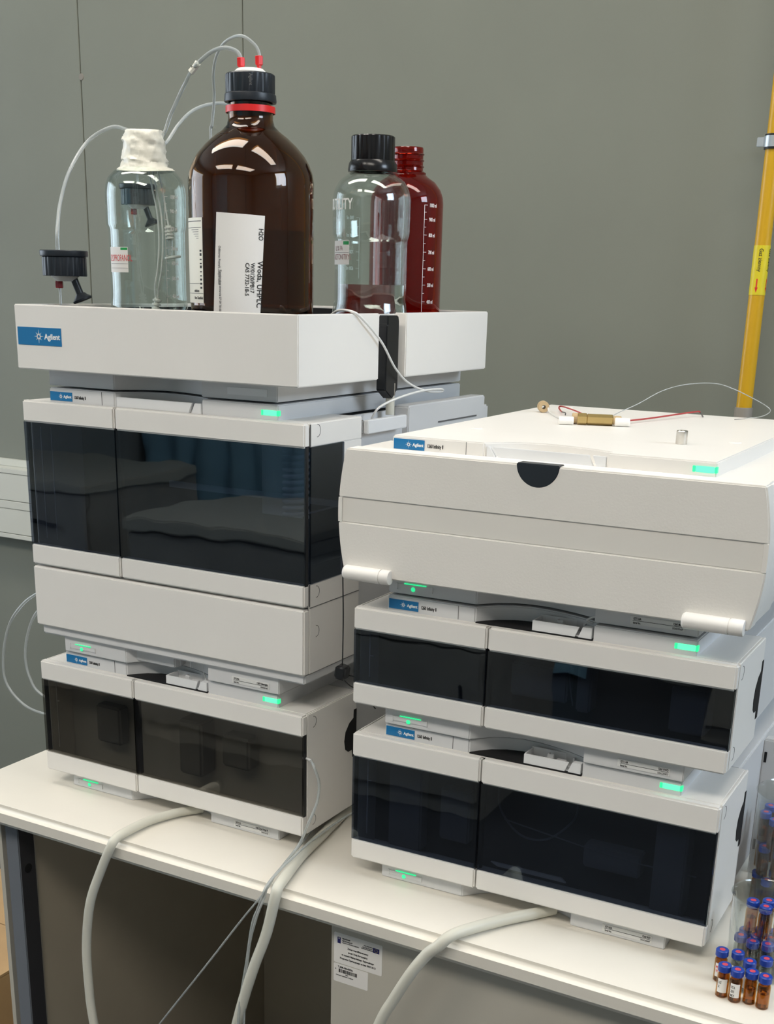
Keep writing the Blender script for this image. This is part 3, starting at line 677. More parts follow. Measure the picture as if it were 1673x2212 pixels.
# --- amber solvent bottle
AX, AY, APH = .2426, .1235, -.9553
am = empty('amber_bottle', (AX, AY, BZ)); tag(am, 'large amber glass solvent bottle with white paper label and black ported cap', 'bottle')
AR = .0690
aout = [(.060, 0), (.066, .0015), (AR, .006), (AR, .020), (AR, .130), (AR, .156), (.0676, .1645), (.0640, .1735), (.0590, .182), (.0505, .1915), (.0415, .1995), (.0320, .2062), (.0262, .2115), (.0243, .2180), (.0243, .2235), (.0255, .2260), (.0255, .2290), (.0225, .2300), (.0225, .2480)]
lathe('glass_body', shell_prof(aout, .0028, .005), amber, am, seg=72)
lathe('liquid', [(0, .0055), (.0600, .0055), (AR-.0032, .010), (AR-.0032, .1052), (0, .1052)], waterd, am, seg=64)
lathe('tamper_ring', [(.0258, .2240), (.0268, .2240), (.0268, .2305), (.0258, .2305), (.0258, .2240)], redp, am, seg=48)
cp = ribbed('cap', .0266, .2425, .2622, 22, .0007, capblack, am)
lathe('cap_skirt', [(.0240, .2345), (.0278, .2345), (.0282, .2360), (.0276, .2420), (.0264, .2430), (.0240, .2430), (.0240, .2345)], capblack, am, seg=56)
lathe('cap_insert', [(0, .2618), (.0176, .2618), (.0172, .2645), (.0140, .2672), (0, .2690)], whitep, am, seg=40)
ctext('cap_text', 'Agilent', .0034, APH, .0268, -.001, .2595, print_grey, am, rot=-PI/2)
def fitting(parent, x, y, z, m, hh=.011):
    lathe('port_fitting', [(0, z-.002), (.0026, z-.002), (.0026, z+.0015), (.0044, z+.0028), (.0046, z+hh-.0006), (.0040, z+hh), (0, z+hh)], m, parent, seg=6, cx=x, cy=y, smooth=20)
fitting(am, .2342-AX, .1188-AY, .2670, redp); fitting(am, .2510-AX, .1283-AY, .2690, redp)
lab1 = cpatch('paper_label', APH, AR+.0003, -.0390, .0142, .0095, .1215, .0003, paper, am, shear=-.0065, slope=-.0030, n=22); plabel(lab1, 'white paper label with sideways print')
ctext('label_text', 'H2O', .0048, APH, AR+.0008, .0078, .1060, print_black, lab1, rot=-PI/2-.035, sx=.85)
ctext('label_text', 'Woda, UHPLC', .0056, APH, AR+.0008, .0062, .0735, print_black, lab1, rot=-PI/2-.035, sx=.95)
ctext('label_text', 'W/0120/PB17', .0042, APH, AR+.0008, -.0012, .0715, print_black, lab1, rot=-PI/2-.035, sx=.88)
ctext('label_text', 'CAS 7732-18-5', .0042, APH, AR+.0008, -.0068, .0715, print_black, lab1, rot=-PI/2-.035, sx=.88)
ctext('label_text', 'Odbiorca: Poznań, Zespół Szkół', .0026, APH, AR+.0008, -.0372, .0880, print_grey, lab1, rot=-PI/2-.03, sx=.8)
ctext('label_text', 'Termin: data otwarcia 07 09 T8 0077', .0026, APH, AR+.0008, -.0365, .0640, print_grey, lab1, rot=-PI/2-.03, sx=.8)
lab2 = cpatch('side_label', APH, AR+.0003, -.103, -.0600, .0290, .1165, .0003, paper2, am, n=18); plabel(lab2, 'cream printed side label')
for (z0, z1, s0, s1) in ((.1125, .1133, -.103, -.062), (.1062, .1066, -.103, -.062), (.0490, .0494, -.103, -.0615), (.0388, .0392, -.103, -.0605)):
    cpatch('label_rule', APH, AR+.0006, s0, s1, z0, z1, .0001, print_black, lab2)
bm_ = 0
for k in range(10): cpatch('barcode_bar', APH, AR+.0006, -.0655, -.0622, .0440+.0042*k, .0440+.0042*k+random.choice([.0012, .0020, .0028]), .0001, print_black, lab2, n=3)
for k in range(5): cpatch('label_line', APH, AR+.0006, -.084+.003*k, -.067, .1040-.0022*k, .1045-.0022*k, .0001, print_grey, lab2, n=5)
ctext('label_text', 'Non Classified', .0030, APH, AR+.0007, -.0790, .0330, print_black, lab2, sx=.7)
ctext('label_text', 'solutions', .0030, APH, AR+.0007, -.0790, .0405, print_black, lab2, sx=.7)
# --- clear bottle, taped cap
LX, LY, LPH = .0738, .1474, -.8771
cl_ = empty('clear_bottle', (LX, LY, BZ)); tag(cl_, 'clear glass bottle with film-wrapped neck and red handwritten label', 'bottle')
R1, R2 = .0472, .0448
lout = [(.040, 0), (.0455, .0015), (.0468, .006), (.0462, .020), (R2, .034), (R2, .104), (.0452, .1075), (R1, .1125), (R1, .147), (.0462, .1555), (.0430, .1640), (.0370, .1705), (.0290, .1745), (.0215, .1775), (.0195, .1850), (.0195, .2100)]
lathe('glass_body', shell_prof(lout, .0024, .005), glass, cl_, seg=64)
# crumpled tape wrap
bm = bmesh.new(); segs = 64; prof = [(.0330, .1712), (.0318, .1735), (.0272, .1752), (.0268, .1790), (.0262, .1815), (.0270, .1835), (.0256, .1862), (.0250, .1900), (.0255, .1930), (.0243, .1960), (.0238, .2010), (.0246, .2040), (.0232, .2075), (.0228, .2110), (.0220, .2135), (.0200, .2150), (.0120, .2152), (0, .2150)]
rings = []
for i, (r, z) in enumerate(prof):
    if r == 0: rings.append([bm.verts.new((0, 0, z))]); continue
    ring = []
    for k in range(segs):
        a = 2*PI*k/segs
        d = .0008*math.sin(3*a+i*1.3)+.0006*math.sin(7*a+i*2.1)+random.uniform(-.0008, .0008)
        dz = .0012*math.sin(2*a+.5)*(1 if i < 3 else .4)+.0008*math.sin(a*1+i)
        if i == 0: d += .004*max(0, math.sin(a*1.0+2.2))
        ring.append(bm.verts.new(((r+d)*math.cos(a), (r+d)*math.sin(a), z+dz)))
    rings.append(ring)
for a, b in zip(rings, rings[1:]):
    for k in range(segs):
        if len(b) == 1: bm.faces.new([a[k], a[(k+1) % segs], b[0]])
        else: bm.faces.new([a[k], a[(k+1) % segs], b[(k+1) % segs], b[k]])
o = finish('film_wrap', bm, tape, cl_, 80); plabel(o, 'crumpled whitish sealing film wound around the neck')
lab = cpatch('paper_label', LPH, R2+.0003, -.0570, -.0240, BZl(.6255), BZl(.6535), .0002, paper, cl_); plabel(lab, 'small white label with red handwriting')
ctext('label_text', 'IZOPROPANOL', .0072, LPH, R2+.0006, -.0560, BZl(.6378), print_red, lab, sx=.52, bold=-.005)
cpatch('label_corner', LPH, R2+.0005, -.0345, -.0245, BZl(.6500), BZl(.6528), .0001, greenp, lab, n=4)
cpatch('label_rule', LPH, R2+.0005, -.0550, -.0245, BZl(.6348), BZl(.6351), .0001, print_grey, lab); cpatch('label_rule', LPH, R2+.0005, -.0550, -.0245, BZl(.6300), BZl(.6303), .0001, print_grey, lab)
scale_marks(cl_, LPH, R1+.0002, .0215, {1000: .7090, 900: .6937, 800: .6747, 700: .6531, 600: .6369, 500: .6200, 400: .6000}, print_white)
# --- clear bottle, black cap
RX, RY, RPH = .3049, .2814, -1.0448
cr = empty('clear_bottle', (RX, RY, BZ)); tag(cr, 'clear waisted glass bottle with glossy black cap, partly filled', 'bottle')
U1, U2 = .0461, .0434
rout = [(.040, 0), (.0455, .0015), (.0468, .006), (.0460, .020), (.0445, .028), (U2, .034), (U2, .099), (.0440, .1030), (U1, .1080), (U1, .148), (.0445, .157), (.0390, .1665), (.0300, .1735), (.0215, .1775), (.0200, .1850), (.0200, .2050)]
lathe('glass_body', shell_prof(rout, .0024, .005), glass, cr, seg=64)
lathe('liquid', [(0, .0055), (.0400, .0055), (.0432, .012), (.0408, .034), (.0408, .0522), (0, .0522)], water, cr, seg=64)
ribbed('cap', .0255, .1885, .2157, 18, .0008, capgloss, cr)
lathe('cap_skirt', [(.0225, .1770), (.0288, .1770), (.0292, .1790), (.0280, .1860), (.0262, .1890), (.0225, .1890), (.0225, .1770)], capgloss, cr, seg=56)
lab = cpatch('paper_label', RPH, U2+.0003, -.0620, -.0275, BZl(.6400), BZl(.6665), .0002, paper, cr); plabel(lab, 'small white label with faded handwriting')
ctext('label_text', '0,1% FA', .0052, RPH, U2+.0006, -.0555, BZl(.6555), print_pink, lab, sx=.7, bold=-.01); ctext('label_text', 'ACETONITRYL', .0062, RPH, U2+.0006, -.0600, BZl(.6455), print_pink, lab, sx=.60, bold=-.01)
cpatch('label_corner', RPH, U2+.0005, -.0370, -.0280, BZl(.6620), BZl(.6658), .0001, greenp, lab, n=4); cpatch('label_rule', RPH, U2+.0005, -.060, -.0280, BZl(.6532), BZl(.6535), .0001, print_grey, lab)
ctext('bottle_print', 'YOUTILITY', .0118, RPH, U1+.0002, -.0235, BZl(.7005), print_white, cr, sx=.66, align='RIGHT')
scale_marks(cr, RPH+PI, U1+.0002, .0150, {900: .6950, 800: .6750, 700: .6560, 600: .6370}, print_white)
# --- red brown bottle, open
DX, DY, DPH = .3010, .3745, -1.0728
rb = empty('red_bottle', (DX, DY, BZ)); tag(rb, 'uncapped red brown graduated glass bottle behind the black capped bottle', 'bottle')
DR = .0455
dout = [(.040, 0), (.0445, .0015), (DR, .006), (DR, .148), (.0447, .1555), (.0415, .1640), (.0345, .1730), (.0265, .1780), (.0228, .1812), (.0228, .1835), (.0190, .1860), (.0188, .1890), (.0203, .1905), (.0188, .1920), (.0188, .1960), (.0203, .1975), (.0188, .1990), (.0188, .2030), (.0203, .2045), (.0188, .2060), (.0188, .2100), (.0183, .2122)]
lathe('glass_body', shell_prof(dout, .0026, .005), redglass, rb, seg=64)
scale_marks(rb, DPH, DR+.0002, .0225, {1000: .7113, 900: .6951, 800: .6772, 700: .6575, 600: .6382, 500: .6193, 400: .5996}, print_white)
# --- loose bottle-cap assemblies (inverted)
def cap_assembly(name, loc, sc, label, down):
    r = empty(name, loc); tag(r, label, 'bottle cap'); r.scale = (sc, sc, sc)
    ribbed('cap_shell', .0247, -.0275, -.0062, 22, .0007, capblack, r)
    lathe('cap_skirt', [(0, -.0065), (.0262, -.0065), (.0268, -.0050), (.0268, -.0008), (.0262, 0), (0, 0)], capblack, r, seg=52)
    lathe('cap_insert', [(0, -.0330), (.0095, -.0330), (.0158, -.0278), (.0158, -.0272), (0, -.0272)], whitep, r, seg=36)
    lathe('port_fitting', [(0, -.0405), (.0040, -.0405), (.0045, -.0398), (.0045, -.0335), (.0030, -.0320), (0, -.0320)], redd, r, seg=6, cx=-.0062, cy=-.0034, smooth=20)
    a = Vector((.009, .005, -.031)); b = Vector((.0150, .0085, -.0490))
    tube('vent_stem', [a, a.lerp(b, .5), b], .0042, capblack, r, seg=14)
    d = (b-a).normalized(); fo = lathe('vent_foot', [(0, -.004), (.0108, -.004), (.0112, -.002), (.0075, .0012), (.0055, .004), (0, .004)], capblack, r, seg=24); fo.location = b+d*.001
    fo.rotation_mode = 'QUATERNION'; fo.rotation_quaternion = Vector((0, 0, -1)).rotation_difference(d)
    tube('inlet_tube', [(-.0062, -.0034, -.0395), (-.0058, -.0034, -.047), (-.0054, -.0034, down)], .0013, tubem, r, seg=8)
    return r
cap_assembly('bottle_cap_assembly', (.0455, .0348, .6472), 1.0, 'upturned black ported bottle cap hanging on a tube at the left end of the cabinet', -.078)
cap_assembly('bottle_cap_assembly', (-.0065, .2297, .7312), .88, 'black ported bottle cap hanging behind the film-wrapped clear bottle', -.060)

# ------------------------------------------------------------------ tubes
def ttube(name, pts, r, m, label, cat='tube', seg=10, group=None):
    o = tube(name, pts, r, m, None, seg); tag(o, label, cat, group); return o
ttube('solvent_tube', [(.0402, .0318, .6420), (.0396, .0315, .6500), (.0403, .0319, .6671), (.0305, .0493, .6973), (.0274, .0705, .7329), (.0267, .1046, .7675), (.0471, .1221, .7833), (.0560, .1385, .7822), (.0659, .1442, .7770)], .0021, tubem, 'clear tube arching from the upturned cap to the film-wrapped bottle')
ttube('solvent_tube', [(-.0065, .2297, .7300), (-.0060, .2280, .7420), (.0050, .2150, .7580), (.0300, .1850, .7660), (.0600, .1580, .7660)], .0016, tubem, 'short clear tube holding the black cap behind the film-wrapped bottle')
t1 = empty('solvent_tube', (0, 0, 0)); tag(t1, 'clear tube with small white tag leading to the left port of the amber bottle', 'tube')
tube('tube_run', [(.0745, .1526, .772), (.0852, .1666, .7763), (.1017, .1644, .8005), (.1289, .1568, .8295), (.1722, .1182, .8383), (.1969, .115, .8508), (.2189, .1102, .8532), (.2296, .1162, .8504), (.2334, .1183, .8450), (.2342, .1188, .8400)], .0022, tubem, t1)
bm = bmesh.new(); add_tube(bm, [(.1672, .1180, .8335), (.1719, .1190, .8379), (.1766, .1185, .8423)], .0036, 8, 4); tg = finish('tube_tag', bm, paper2, t1)
text('tag_text', 'A', .0028, (.1715, .1147, .8368), print_black, tg, rot=(PI/2, -.8, .51))
ttube('solvent_tube', [(.251, .1282, .8430), (.251, .1283, .8490), (.2477, .1264, .8561), (.2383, .1211, .8638), (.2239, .1244, .8661), (.2011, .1345, .8629), (.1814, .1464, .8532), (.1659, .1606, .8376), (.1543, .1771, .8166), (.1455, .1835, .7888), (.1424, .1848, .774), (.1420, .1900, .65), (.142, .19, .575)], .0016, tubem, 'thin clear tube looping from the right port behind the amber bottle')
ttube('solvent_tube', [(.0780, .160, .768), (.0871, .170, .7696), (.0896, .192, .7917), (.0919, .2163, .8092), (.0967, .242, .8191), (.1043, .2692, .823), (.123, .2912, .8166), (.150, .305, .78), (.16, .31, .70), (.16, .31, .575)], .0020, tubem, 'clear tube arching from the film-wrapped bottle behind the amber bottle')
def filt(name, top, bot, label):
    r = tag(empty(name, bot), label, 'filter')
    d = (Vector(top)-Vector(bot)); L = d.length
    prof = [(0, 0)]; n = 4
    for k in range(n):
        z0 = L*k/n; z1 = L*(k+.62)/n; prof += [(.0032, z0), (.0052, z0+.0006), (.0052, z1-.0004), (.0032, z1)]
    prof += [(.0032, L), (0, L)]
    o = lathe('filter_body', prof, whitep, r, seg=20); o.rotation_mode = 'QUATERNION'; o.rotation_quaternion = Vector((0, 0, 1)).rotation_difference(d.normalized())
    return r
filt('inlet_filter', (.0815, .1530, .5975), (.0790, .1515, .5790), 'white ribbed inlet filter at the bottom of the film-wrapped bottle')
f2 = filt('inlet_filter', (.0955, .1608, .6795), (.0968, .1615, .6640), 'white ribbed inlet filter hanging halfway down the film-wrapped bottle')
lathe('filter_neck', [(0, -.018), (.0020, -.018), (.0032, -.001), (0, 0)], tubem, f2, seg=16)
dsk = lathe('filter_disc', [(0, 0), (.0095, 0), (.0098, .0009), (.0095, .0022), (.0015, .0030), (0, .0030)], whitep, f2, seg=28); dsk.location = (.0028, .0012, -.0212); dsk.rotation_euler = (.05, -.12, 0)
IN1 = [(.0807, .1526, .7403), (.0842, .1546, .7183), (.0883, .1568, .6931), (.0893, .1574, .6623), (.0869, .1561, .631), (.0834, .1541, .6099), (.0818, .1532, .5965)]
ttube('inlet_tube', IN1, .0010, tubew, 'thin tube inside the film-wrapped bottle reaching the bottom filter')
ttube('inlet_tube', [(x-.0040, y-.0022, z) for x, y, z in IN1[:-1]]+[(.0800, .1520, .5965)], .0010, tubew, 'second thin tube inside the film-wrapped bottle beside the bottom filter tube')
ttube('inlet_tube', [(.0859, .1555, .7405), (.09, .1578, .721), (.0932, .1596, .6983), (.0957, .1610, .6780)], .0010, tubew, 'short thin tube inside the film-wrapped bottle holding the raised filter')
# waste tube over the cabinet edge
ttube('waste_tube', [(.345, .12, .572), (.352, .1120, .5835), (.372, .098, .5915), (.395, .0862, .5915), (.4025, .0960, .5850), (.4045, .1359, .5599), (.4045, .1686, .5308), (.4045, .2022, .5125), (.4045, .2486, .5011), (.4045, .2848, .4988), (.4065, .2783, .5021), (.4065, .2254, .5024), (.4045, .1704, .4969), (.396, .1480, .4882), (.3880, .1466, .4760)], .0013, tubew, 'thin white tube draped over the cabinet side and looped back to the sampler')
# black cable with ferrite
bcab = empty('cable', (.43, .0212, .2180)); tag(bcab, 'thin black cable with square clip hanging between the two stacks', 'cable')
tube('cable_run', [(0, -.002, .1430), (0, -.0017, .1092), (0, .0004, .0632), (0, .0004, .0269), (0, 0, .0061), (0, .0003, -.0056), (.004, .0104, -.0179), (.012, .0226, -.0265), (.02, .04, -.05)], .0007, black, bcab, seg=6)
bx_ = box('cable_clip', -.0065, .0065, -.0075, .0075, -.0075, .0075, black, bcab, bev=.002, segs=3); bx_.rotation_euler = (0, .15, .1)
tube('cable_run', [(.0065, .004, -.004), (.010, .0121, -.0076), (.016, .0203, -.0162), (.021, .035, -.04)], .0007, black, bcab, seg=6)
# hoses
ttube('drain_hose', [(.2290, .0270, .0066), (.2227, .0191, .0066), (.2099, -.0008, .0066), (.1978, -.0381, .0066), (.1971, -.0800, .0075), (.1960, -.0945, .0048), (.1930, -.1000, -.0045), (.1788, -.1020, -.0354), (.1613, -.1050, -.0825), (.1514, -.1050, -.1414), (.1511, -.1050, -.1989), (.1557, -.1050, -.2509), (.18, -.105, -.40)], .0055, hosem, 'thick milky hose hanging over the table edge below the pump', 'hose', 16)
ttube('drain_hose', [(.3700, .190, .0068), (.3770, .140, .0068), (.3835, .0998, .0068), (.3940, .0405, .0068), (.4045, -.0217, .0068), (.4205, -.0790, .0080), (.4235, -.0945, .0056), (.4232, -.1003, -.0050), (.4125, -.1020, -.0513), (.3953, -.1050, -.1025), (.3733, -.1050, -.1763), (.345, -.105, -.30)], .0060, hosem, 'thick milky hose hanging over the table edge between the stacks', 'hose', 16)
ttube('drain_hose', [(.6960, .0150, .0068), (.6805, -.0073, .0068), (.6614, -.0346, .0070), (.6420, -.0707, .0085), (.6300, -.0935, .0070), (.6200, -.1003, -.0040), (.6080, -.1020, -.0170), (.5935, -.1050, -.0399), (.5732, -.1050, -.0790), (.5576, -.1050, -.1131), (.53, -.105, -.20)], .0060, hosem, 'thick milky hose hanging over the table edge below the right stack', 'hose', 16)
ttube('capillary_tube', [(.3990, .0075, .1122), (.4100, -.0043, .1117), (.4150, -.0014, .0924), (.4150, -.0040, .0710), (.4110, -.0150, .0480), (.3990, -.0160, .0190), (.3990, -.0480, .0060), (.4100, -.0960, .0040), (.4010, -.1000, -.0232), (.3950, -.1035, -.0443), (.3868, -.1035, -.0928), (.3800, -.1120, -.1723), (.379, -.112, -.30)], .0016, tubem, 'thin clear tube leaving the side of the pump and hanging over the table edge', seg=8)
ttube('capillary_tube', [(.3960, .1482, .0160), (.3880, .1182, .0160), (.3800, .0886, .0160), (.3810, .0445, .0120), (.3919, -.0119, .0075), (.4040, -.0688, .0060), (.4094, -.0975, -.0013), (.3769, -.1000, -.0470), (.3347, -.1050, -.1097), (.2603, -.1050, -.2150), (.23, -.105, -.26)], .0012, tubem, 'straight thin clear tube pulled diagonally down from the table edge', seg=8)
ttube('capillary_tube', [(.4100, .1337, .0150), (.4010, .1037, .0150), (.3990, .0677, .0150), (.4010, .0184, .0150), (.4085, -.0371, .0168), (.4110, -.0900, .0080), (.4080, -.1000, -.0116), (.4013, -.1060, -.0365), (.3914, -.1060, -.0796), (.3838, -.1060, -.1716), (.383, -.106, -.30)], .0014, tubem, 'thin clear tube hanging from the table edge beside the middle hose', seg=8)
# loops left of the stack
ttube('loop_tube', [(-.10, .21, .200), (-.160, .2, .200), (-.2028, .2, .1802), (-.2324, .2, .1587), (-.259, .2, .1264), (-.2751, .2, .0807), (-.2757, .2, .0367), (-.2472, .2, .0080), (-.2055, .2, -.0020), (-.13, .2, .004), (.01, .22, .01)], .0021, tubem, 'outer clear tube loop bulging out left of the pump', seg=8)
ttube('loop_tube', [(-.10, .21, .185), (-.165, .2, .180), (-.2026, .2, .1525), (-.2223, .2, .1179), (-.2305, .2, .0809), (-.224, .2, .0495), (-.2025, .2, .0278), (-.13, .2, .012), (.01, .23, .012)], .0021, tubem, 'inner clear tube loop left of the pump', seg=8)

# ------------------------------------------------------------------ bits on top of the column compartment
MZ = .4794
def mp(p): return rpos(p[0], p[1], p[2])
un = empty('tube_union', rpos(.160, .235, MZ), YA+.35); tag(un, 'gold coloured hexagonal tube union with white ends on the right instrument', 'fitting')
def hexbar(name, L0, L1, r, m, parent, seg=6, z=.006, y=0, smooth=20):
    o = lathe(name, [(0, L0), (r*.85, L0), (r, L0+.001), (r, L1-.001), (r*.85, L1), (0, L1)], m, parent, seg=seg, smooth=smooth); o.rotation_euler = (0, PI/2, 0); o.location = (0, y, z); return o
hexbar('union_body', -.006, .022, .0060, gold, un)
hexbar('union_nut', -.016, -.006, .0066, gold, un); hexbar('side_nut', -.022, -.012, .0058, tan, un, seg=16, y=.008)
hexbar('end_fitting', .022, .031, .0048, tan, un, seg=16); hexbar('end_sleeve', .024, .040, .0046, whitep, un, seg=16, z=.0048, y=-.004); hexbar('end_sleeve', -.036, -.020, .0044, whitep, un, seg=16, z=.0046, y=-.006)
hexbar('upper_fitting', -.004, .020, .0050, tan, un, seg=16, z=.0058, y=.0110)
stt = lathe('steel_spacer', [(0, 0), (.0052, 0), (.0055, .0005), (.0055, .0122), (.0048, .0130), (.0015, .0130), (.0015, .0122), (0, .0122)], steel, None, seg=32); stt.location = rpos(.2885, .1255, MZ); tag(stt, 'small steel cylinder standing on the right instrument', 'spacer')
ff = empty('finger_fitting', rpos(.0664, .3315, MZ), YA); tag(ff, 'tan finger tight fitting lying on the right instrument', 'fitting')
o = lathe('fitting_head', [(.0024, 0), (.0060, 0), (.0066, .001), (.0066, .0115), (.0052, .0125), (.0030, .0125), (.0030, .016), (.0024, .016), (.0024, 0)], tan, ff, seg=20); o.rotation_euler = (PI/2, 0, .5+PI); o.location = (0, 0, .0066)
tube('fitting_capillary', [(.003, .006, .0066), (.0123, -.0122, .0025), (.0505, -.0732, .0016), (.0640, -.0830, .0030), (.0763, -.0927, .0060)], .0009, tubew, ff, seg=6)
def cap_thing(name, pts, r, m, endpts, label):
    e = empty(name, (0, 0, 0)); tag(e, label, 'capillary'); tube('capillary_run', [mp(p) for p in pts], r, m, e, seg=6)
    if endpts: tube('capillary_end', [mp(p) for p in endpts], r*.75, print_grey, e, seg=6)
cap_thing('red_capillary', [(.178, .2580, .4850), (.182, .2611, .4830), (.1967, .3182, .4825), (.2241, .4122, .4847), (.2287, .422, .4843)], .0010, redwire, [(.2287, .422, .4843), (.2303, .4229, .4822), (.2373, .4039, .4806)], 'red capillary stretching right from the gold union')
cap_thing('red_capillary', [(.1517, .2509, .4860), (.1211, .2905, .4879), (.0789, .3594, .4856), (.0747, .3599, .4842), (.0850, .338, .4828), (.0931, .3217, .4828)], .0009, redwire, [(.0931, .3217, .4828), (.1012, .3106, .4831), (.1013, .3107, .4804)], 'red capillary looping back left behind the gold union')
cap_thing('clear_capillary', [(.1600, .2420, .4840), (.1704, .2502, .4856), (.1792, .2695, .4922), (.1926, .2914, .5005), (.2104, .3155, .5135), (.2291, .3402, .5202), (.2521, .3718, .5213), (.2702, .3861, .5164), (.2929, .4076, .5041), (.3081, .415, .4952), (.3105, .4163, .49), (.3022, .4119, .4846), (.2848, .4079, .4815)], .0005, tubem, [(.2848, .4079, .4812), (.275, .400, .4804)], 'thin clear capillary arching up over the right instrument')
ttube('lead_tube', [rpos(.248, .022, .318), rpos(.2440, .018, .321), rpos(.2500, .020, .3245), rpos(.2640, .026, .3270), rpos(.285, .035, .3290)], .0011, tubew, 'thin tube running from the clip tray under the column compartment', seg=8)
ttube('lead_tube', [(.238, .030, .1690), (.2330, .0300, .1840), (.2335, .0310, .1920), (.2300, .040, .2000)], .0008, tubew, 'thin tube rising from the pump clip tray to the sampler', seg=8)

# ------------------------------------------------------------------ beakers and vials
def beaker(name, loc, r, h, label):
    b = empty(name, loc); tag(b, label, 'beaker')
    o = [(r-.004, 0), (r-.001, .001), (r, .004), (r, h-.004), (r+.0015, h-.001), (r+.0022, h)]
    bo = lathe('glass_wall', shell_prof(o, .0016, .0022), beakg, b, seg=56)
    return b
bk1 = beaker('beaker', (.9075, .0205, 0), .0325, .0790, 'small glass beaker of blue capped vials at the right front of the table')
bk2 = beaker('beaker', (.8960, .1720, 0), .0400, .1280, 'tall glass beaker full of vials behind at the right edge')
def make_vial(amb=True):
    v = empty('vial', (0, 0, 0))
    g = vialamb if amb else glass
    lathe('vial_glass', [(0, 0), (.0050, 0), (.0058, .0009), (.0058, .0222), (.0050, .0245), (.0040, .0252), (.0040, .0300), (.0032, .0300), (.0032, .0248), (.0046, .0236), (.0050, .0218), (.0050, .0018), (0, .0014)], g, v, seg=20)
    lathe('vial_liquid', [(0, .0019), (.0048, .0019), (.0048, .0150), (0, .0150)], water, v, seg=16)
    bm = bmesh.new(); add_lathe(bm, [(0, .0262), (.0056, .0262), (.0060, .0268), (.0060, .0322), (.0054, .0330), (.0030, .0330), (.0028, .0326), (0, .0326)], 24); finish('vial_cap', bm, bluecap, v)
    lathe('septum', [(0, .0325), (.0028, .0325), (.0027, .0329), (0, .0330)], septum, v, seg=16)
    return v
va = make_vial(True); vc = make_vial(False)
used = {id(va): False, id(vc): False}
def put_vial(proto, loc, label, group=None, rot=(0, 0, 0), lab=None, txt=None, tcol=print_black):
    if not used[id(proto)]: v = proto; used[id(proto)] = True
    else: v = copy_tree_base(proto)
    v.location = loc; v.rotation_euler = rot; tag(v, label, 'vial', group)
    if lab:
        ph = -1.40; p_ = cpatch('vial_label', ph, .00595, -.0048, .0042, .0060, .0200, .0001, paper, v, n=8)
        if txt:
            for i, t_x in enumerate(txt): ctext('vial_text', t_x, .0026, ph, .00612, -.0042, .0150-.0042*i, tcol, v, sx=.62)
    return v
BASEKIDS = {}
for pr_ in (va, vc): BASEKIDS[id(pr_)] = list(pr_.children)
def copy_tree_base(proto):
    c = proto.copy(); COL.objects.link(c)
    for ch in BASEKIDS[id(proto)]:
        d = ch.copy(); COL.objects.link(d); d.parent = c
    return c
put_vial(va, (.8890, -.0480, 0), 'amber vial with pale side sticker, leftmost in the front row', lab=True, txt=['UZ', 'X'])
put_vial(va, (.9014, -.0505, 0), 'amber vial with handwritten white label, second in the front row', lab=True, txt=['STA', '205', 'MIX'])
put_vial(va, (.9138, -.0465, 0), 'amber vial with dark scribble, third in the front row')
put_vial(va, (.9264, -.0485, 0), 'unlabelled amber vial at the right end of the front row')
put_vial(vc, (.9072, -.0290, 0), 'vial standing alone between the front row and the second row', lab=True)
put_vial(va, (.8795, -.0215, 0), 'dark vial with red writing on a white label, left in the second row', lab=True, txt=['MS10/22', 'VE'], tcol=print_red)
put_vial(vc, (.8935, -.0180, 0), 'white labelled vial in the middle of the second row', lab=True)
put_vial(vc, (.9195, -.0165, 0), 'white labelled vial at the right of the second row', lab=True)
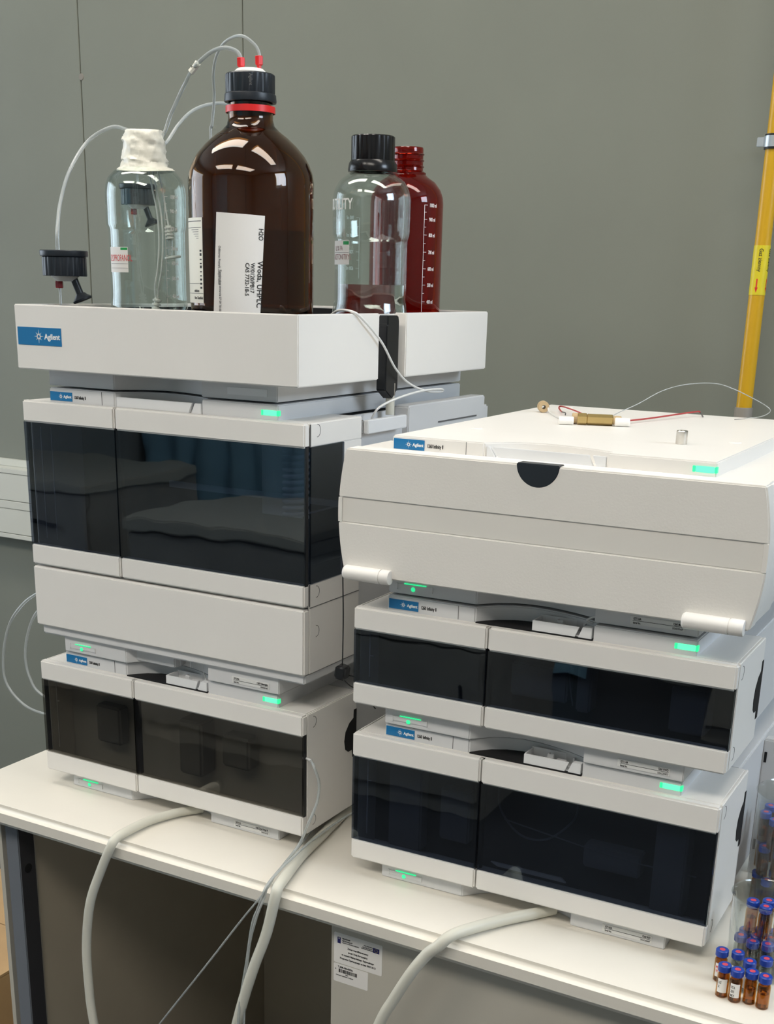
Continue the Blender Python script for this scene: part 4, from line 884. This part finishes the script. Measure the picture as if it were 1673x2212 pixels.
# vials inside the small beaker
ib = [(.8880, .0120), (.8890, .0260), (.9010, .0060), (.9015, .0200), (.9020, .0345), (.9145, .0080), (.9150, .0225), (.9150, .0370), (.9275, .0140), (.9280, .0285)]
for i, (x, y) in enumerate(ib):
    put_vial(va if i % 2 else vc, (x, y, .0024), 'blue capped vial standing inside the small beaker', 'vials in the small beaker')
for (x, y) in ((.8925, .0190), (.9060, .0130), (.9055, .0270), (.9200, .0180)):
    put_vial(va, (x+.001, y+.002, .0370), 'blue capped vial on the upper layer inside the small beaker', 'vials stacked in the small beaker', rot=(.0, .0, .4))
for L in range(3):
    for i in range(9):
        a = 2*PI*i/9+L*.35; rr = .0300
        put_vial(va, (.8960+rr*math.cos(a), .1720+rr*math.sin(a), .0024+L*.0345), 'amber vial packed inside the tall beaker', 'vials in the tall beaker')
    for i in range(4):
        a = 2*PI*i/4+L*.5; rr = .0130
        put_vial(va, (.8960+rr*math.cos(a), .1720+rr*math.sin(a), .0024+L*.0345), 'amber vial packed inside the tall beaker', 'vials in the tall beaker')

# ------------------------------------------------------------------ furniture across the room (seen in the dark panes)
def cupboard(x0, x1, y0, y1, z1, label, n=2):
    c = empty('lab_cupboard', ((x0+x1)/2, (y0+y1)/2, FZ)); tag(c, label, 'cupboard'); w2 = (x1-x0)/2; d2 = (y1-y0)/2; h = z1-FZ
    box('body', -w2, w2, -d2, d2-.02, 0, h-.03, woodm, c); box('worktop', -w2-.01, w2+.01, -d2, d2+.02, h-.03, h, cabm, c, bev=.004)
    for k in range(n):
        a = -w2+2*w2*k/n+.004; b = -w2+2*w2*(k+1)/n-.004
        dd = box('drawer', a, b, d2-.019, d2, h-.22, h-.04, woodm, c, bev=.002); box('handle', (a+b)/2-.07, (a+b)/2+.07, d2+.015, d2+.027, h-.14, h-.125, black, dd, bev=.004)
        dd = box('door', a, b, d2-.019, d2, .06, h-.226, woodm, c, bev=.002); box('handle', b-.05, b-.038, d2+.015, d2+.027, h-.45, h-.30, black, dd, bev=.004)
    return c
cupboard(-2.55, -1.75, -2.60, -2.0, -.03, 'dark wood lab cupboard with drawers across the room')
cupboard(-1.40, -.10, -2.40, -1.80, -.06, 'dark wood desk pedestal with drawers across the room', 2)
cupboard(.30, 1.9, -3.3, -2.75, .05, 'dark wood lab bench along the far wall', 3)
cu = empty('reflection_sheet', (-1.6, -3.25, FZ)); tag(cu, 'added blue sheet for the bluish wall reflected in the panes', 'reflection_sheet')  # added blue sheet, gives the dark panes a bluish wall to reflect
bm = bmesh.new(); pts = [(-.95+2.3*k/90, .02*math.sin(k*1.05)) for k in range(91)]; pts2 = [(x, y+.006) for x, y in pts[::-1]]
add_prism(bm, pts+pts2, .02, 2.5, 'z'); finish('blue_sheet', bm, bluewall, cu, 60)
tube('sheet_rail', [(-.98, 0, 2.52), (0, 0, 2.52), (1.4, 0, 2.52)], .012, galv, cu)
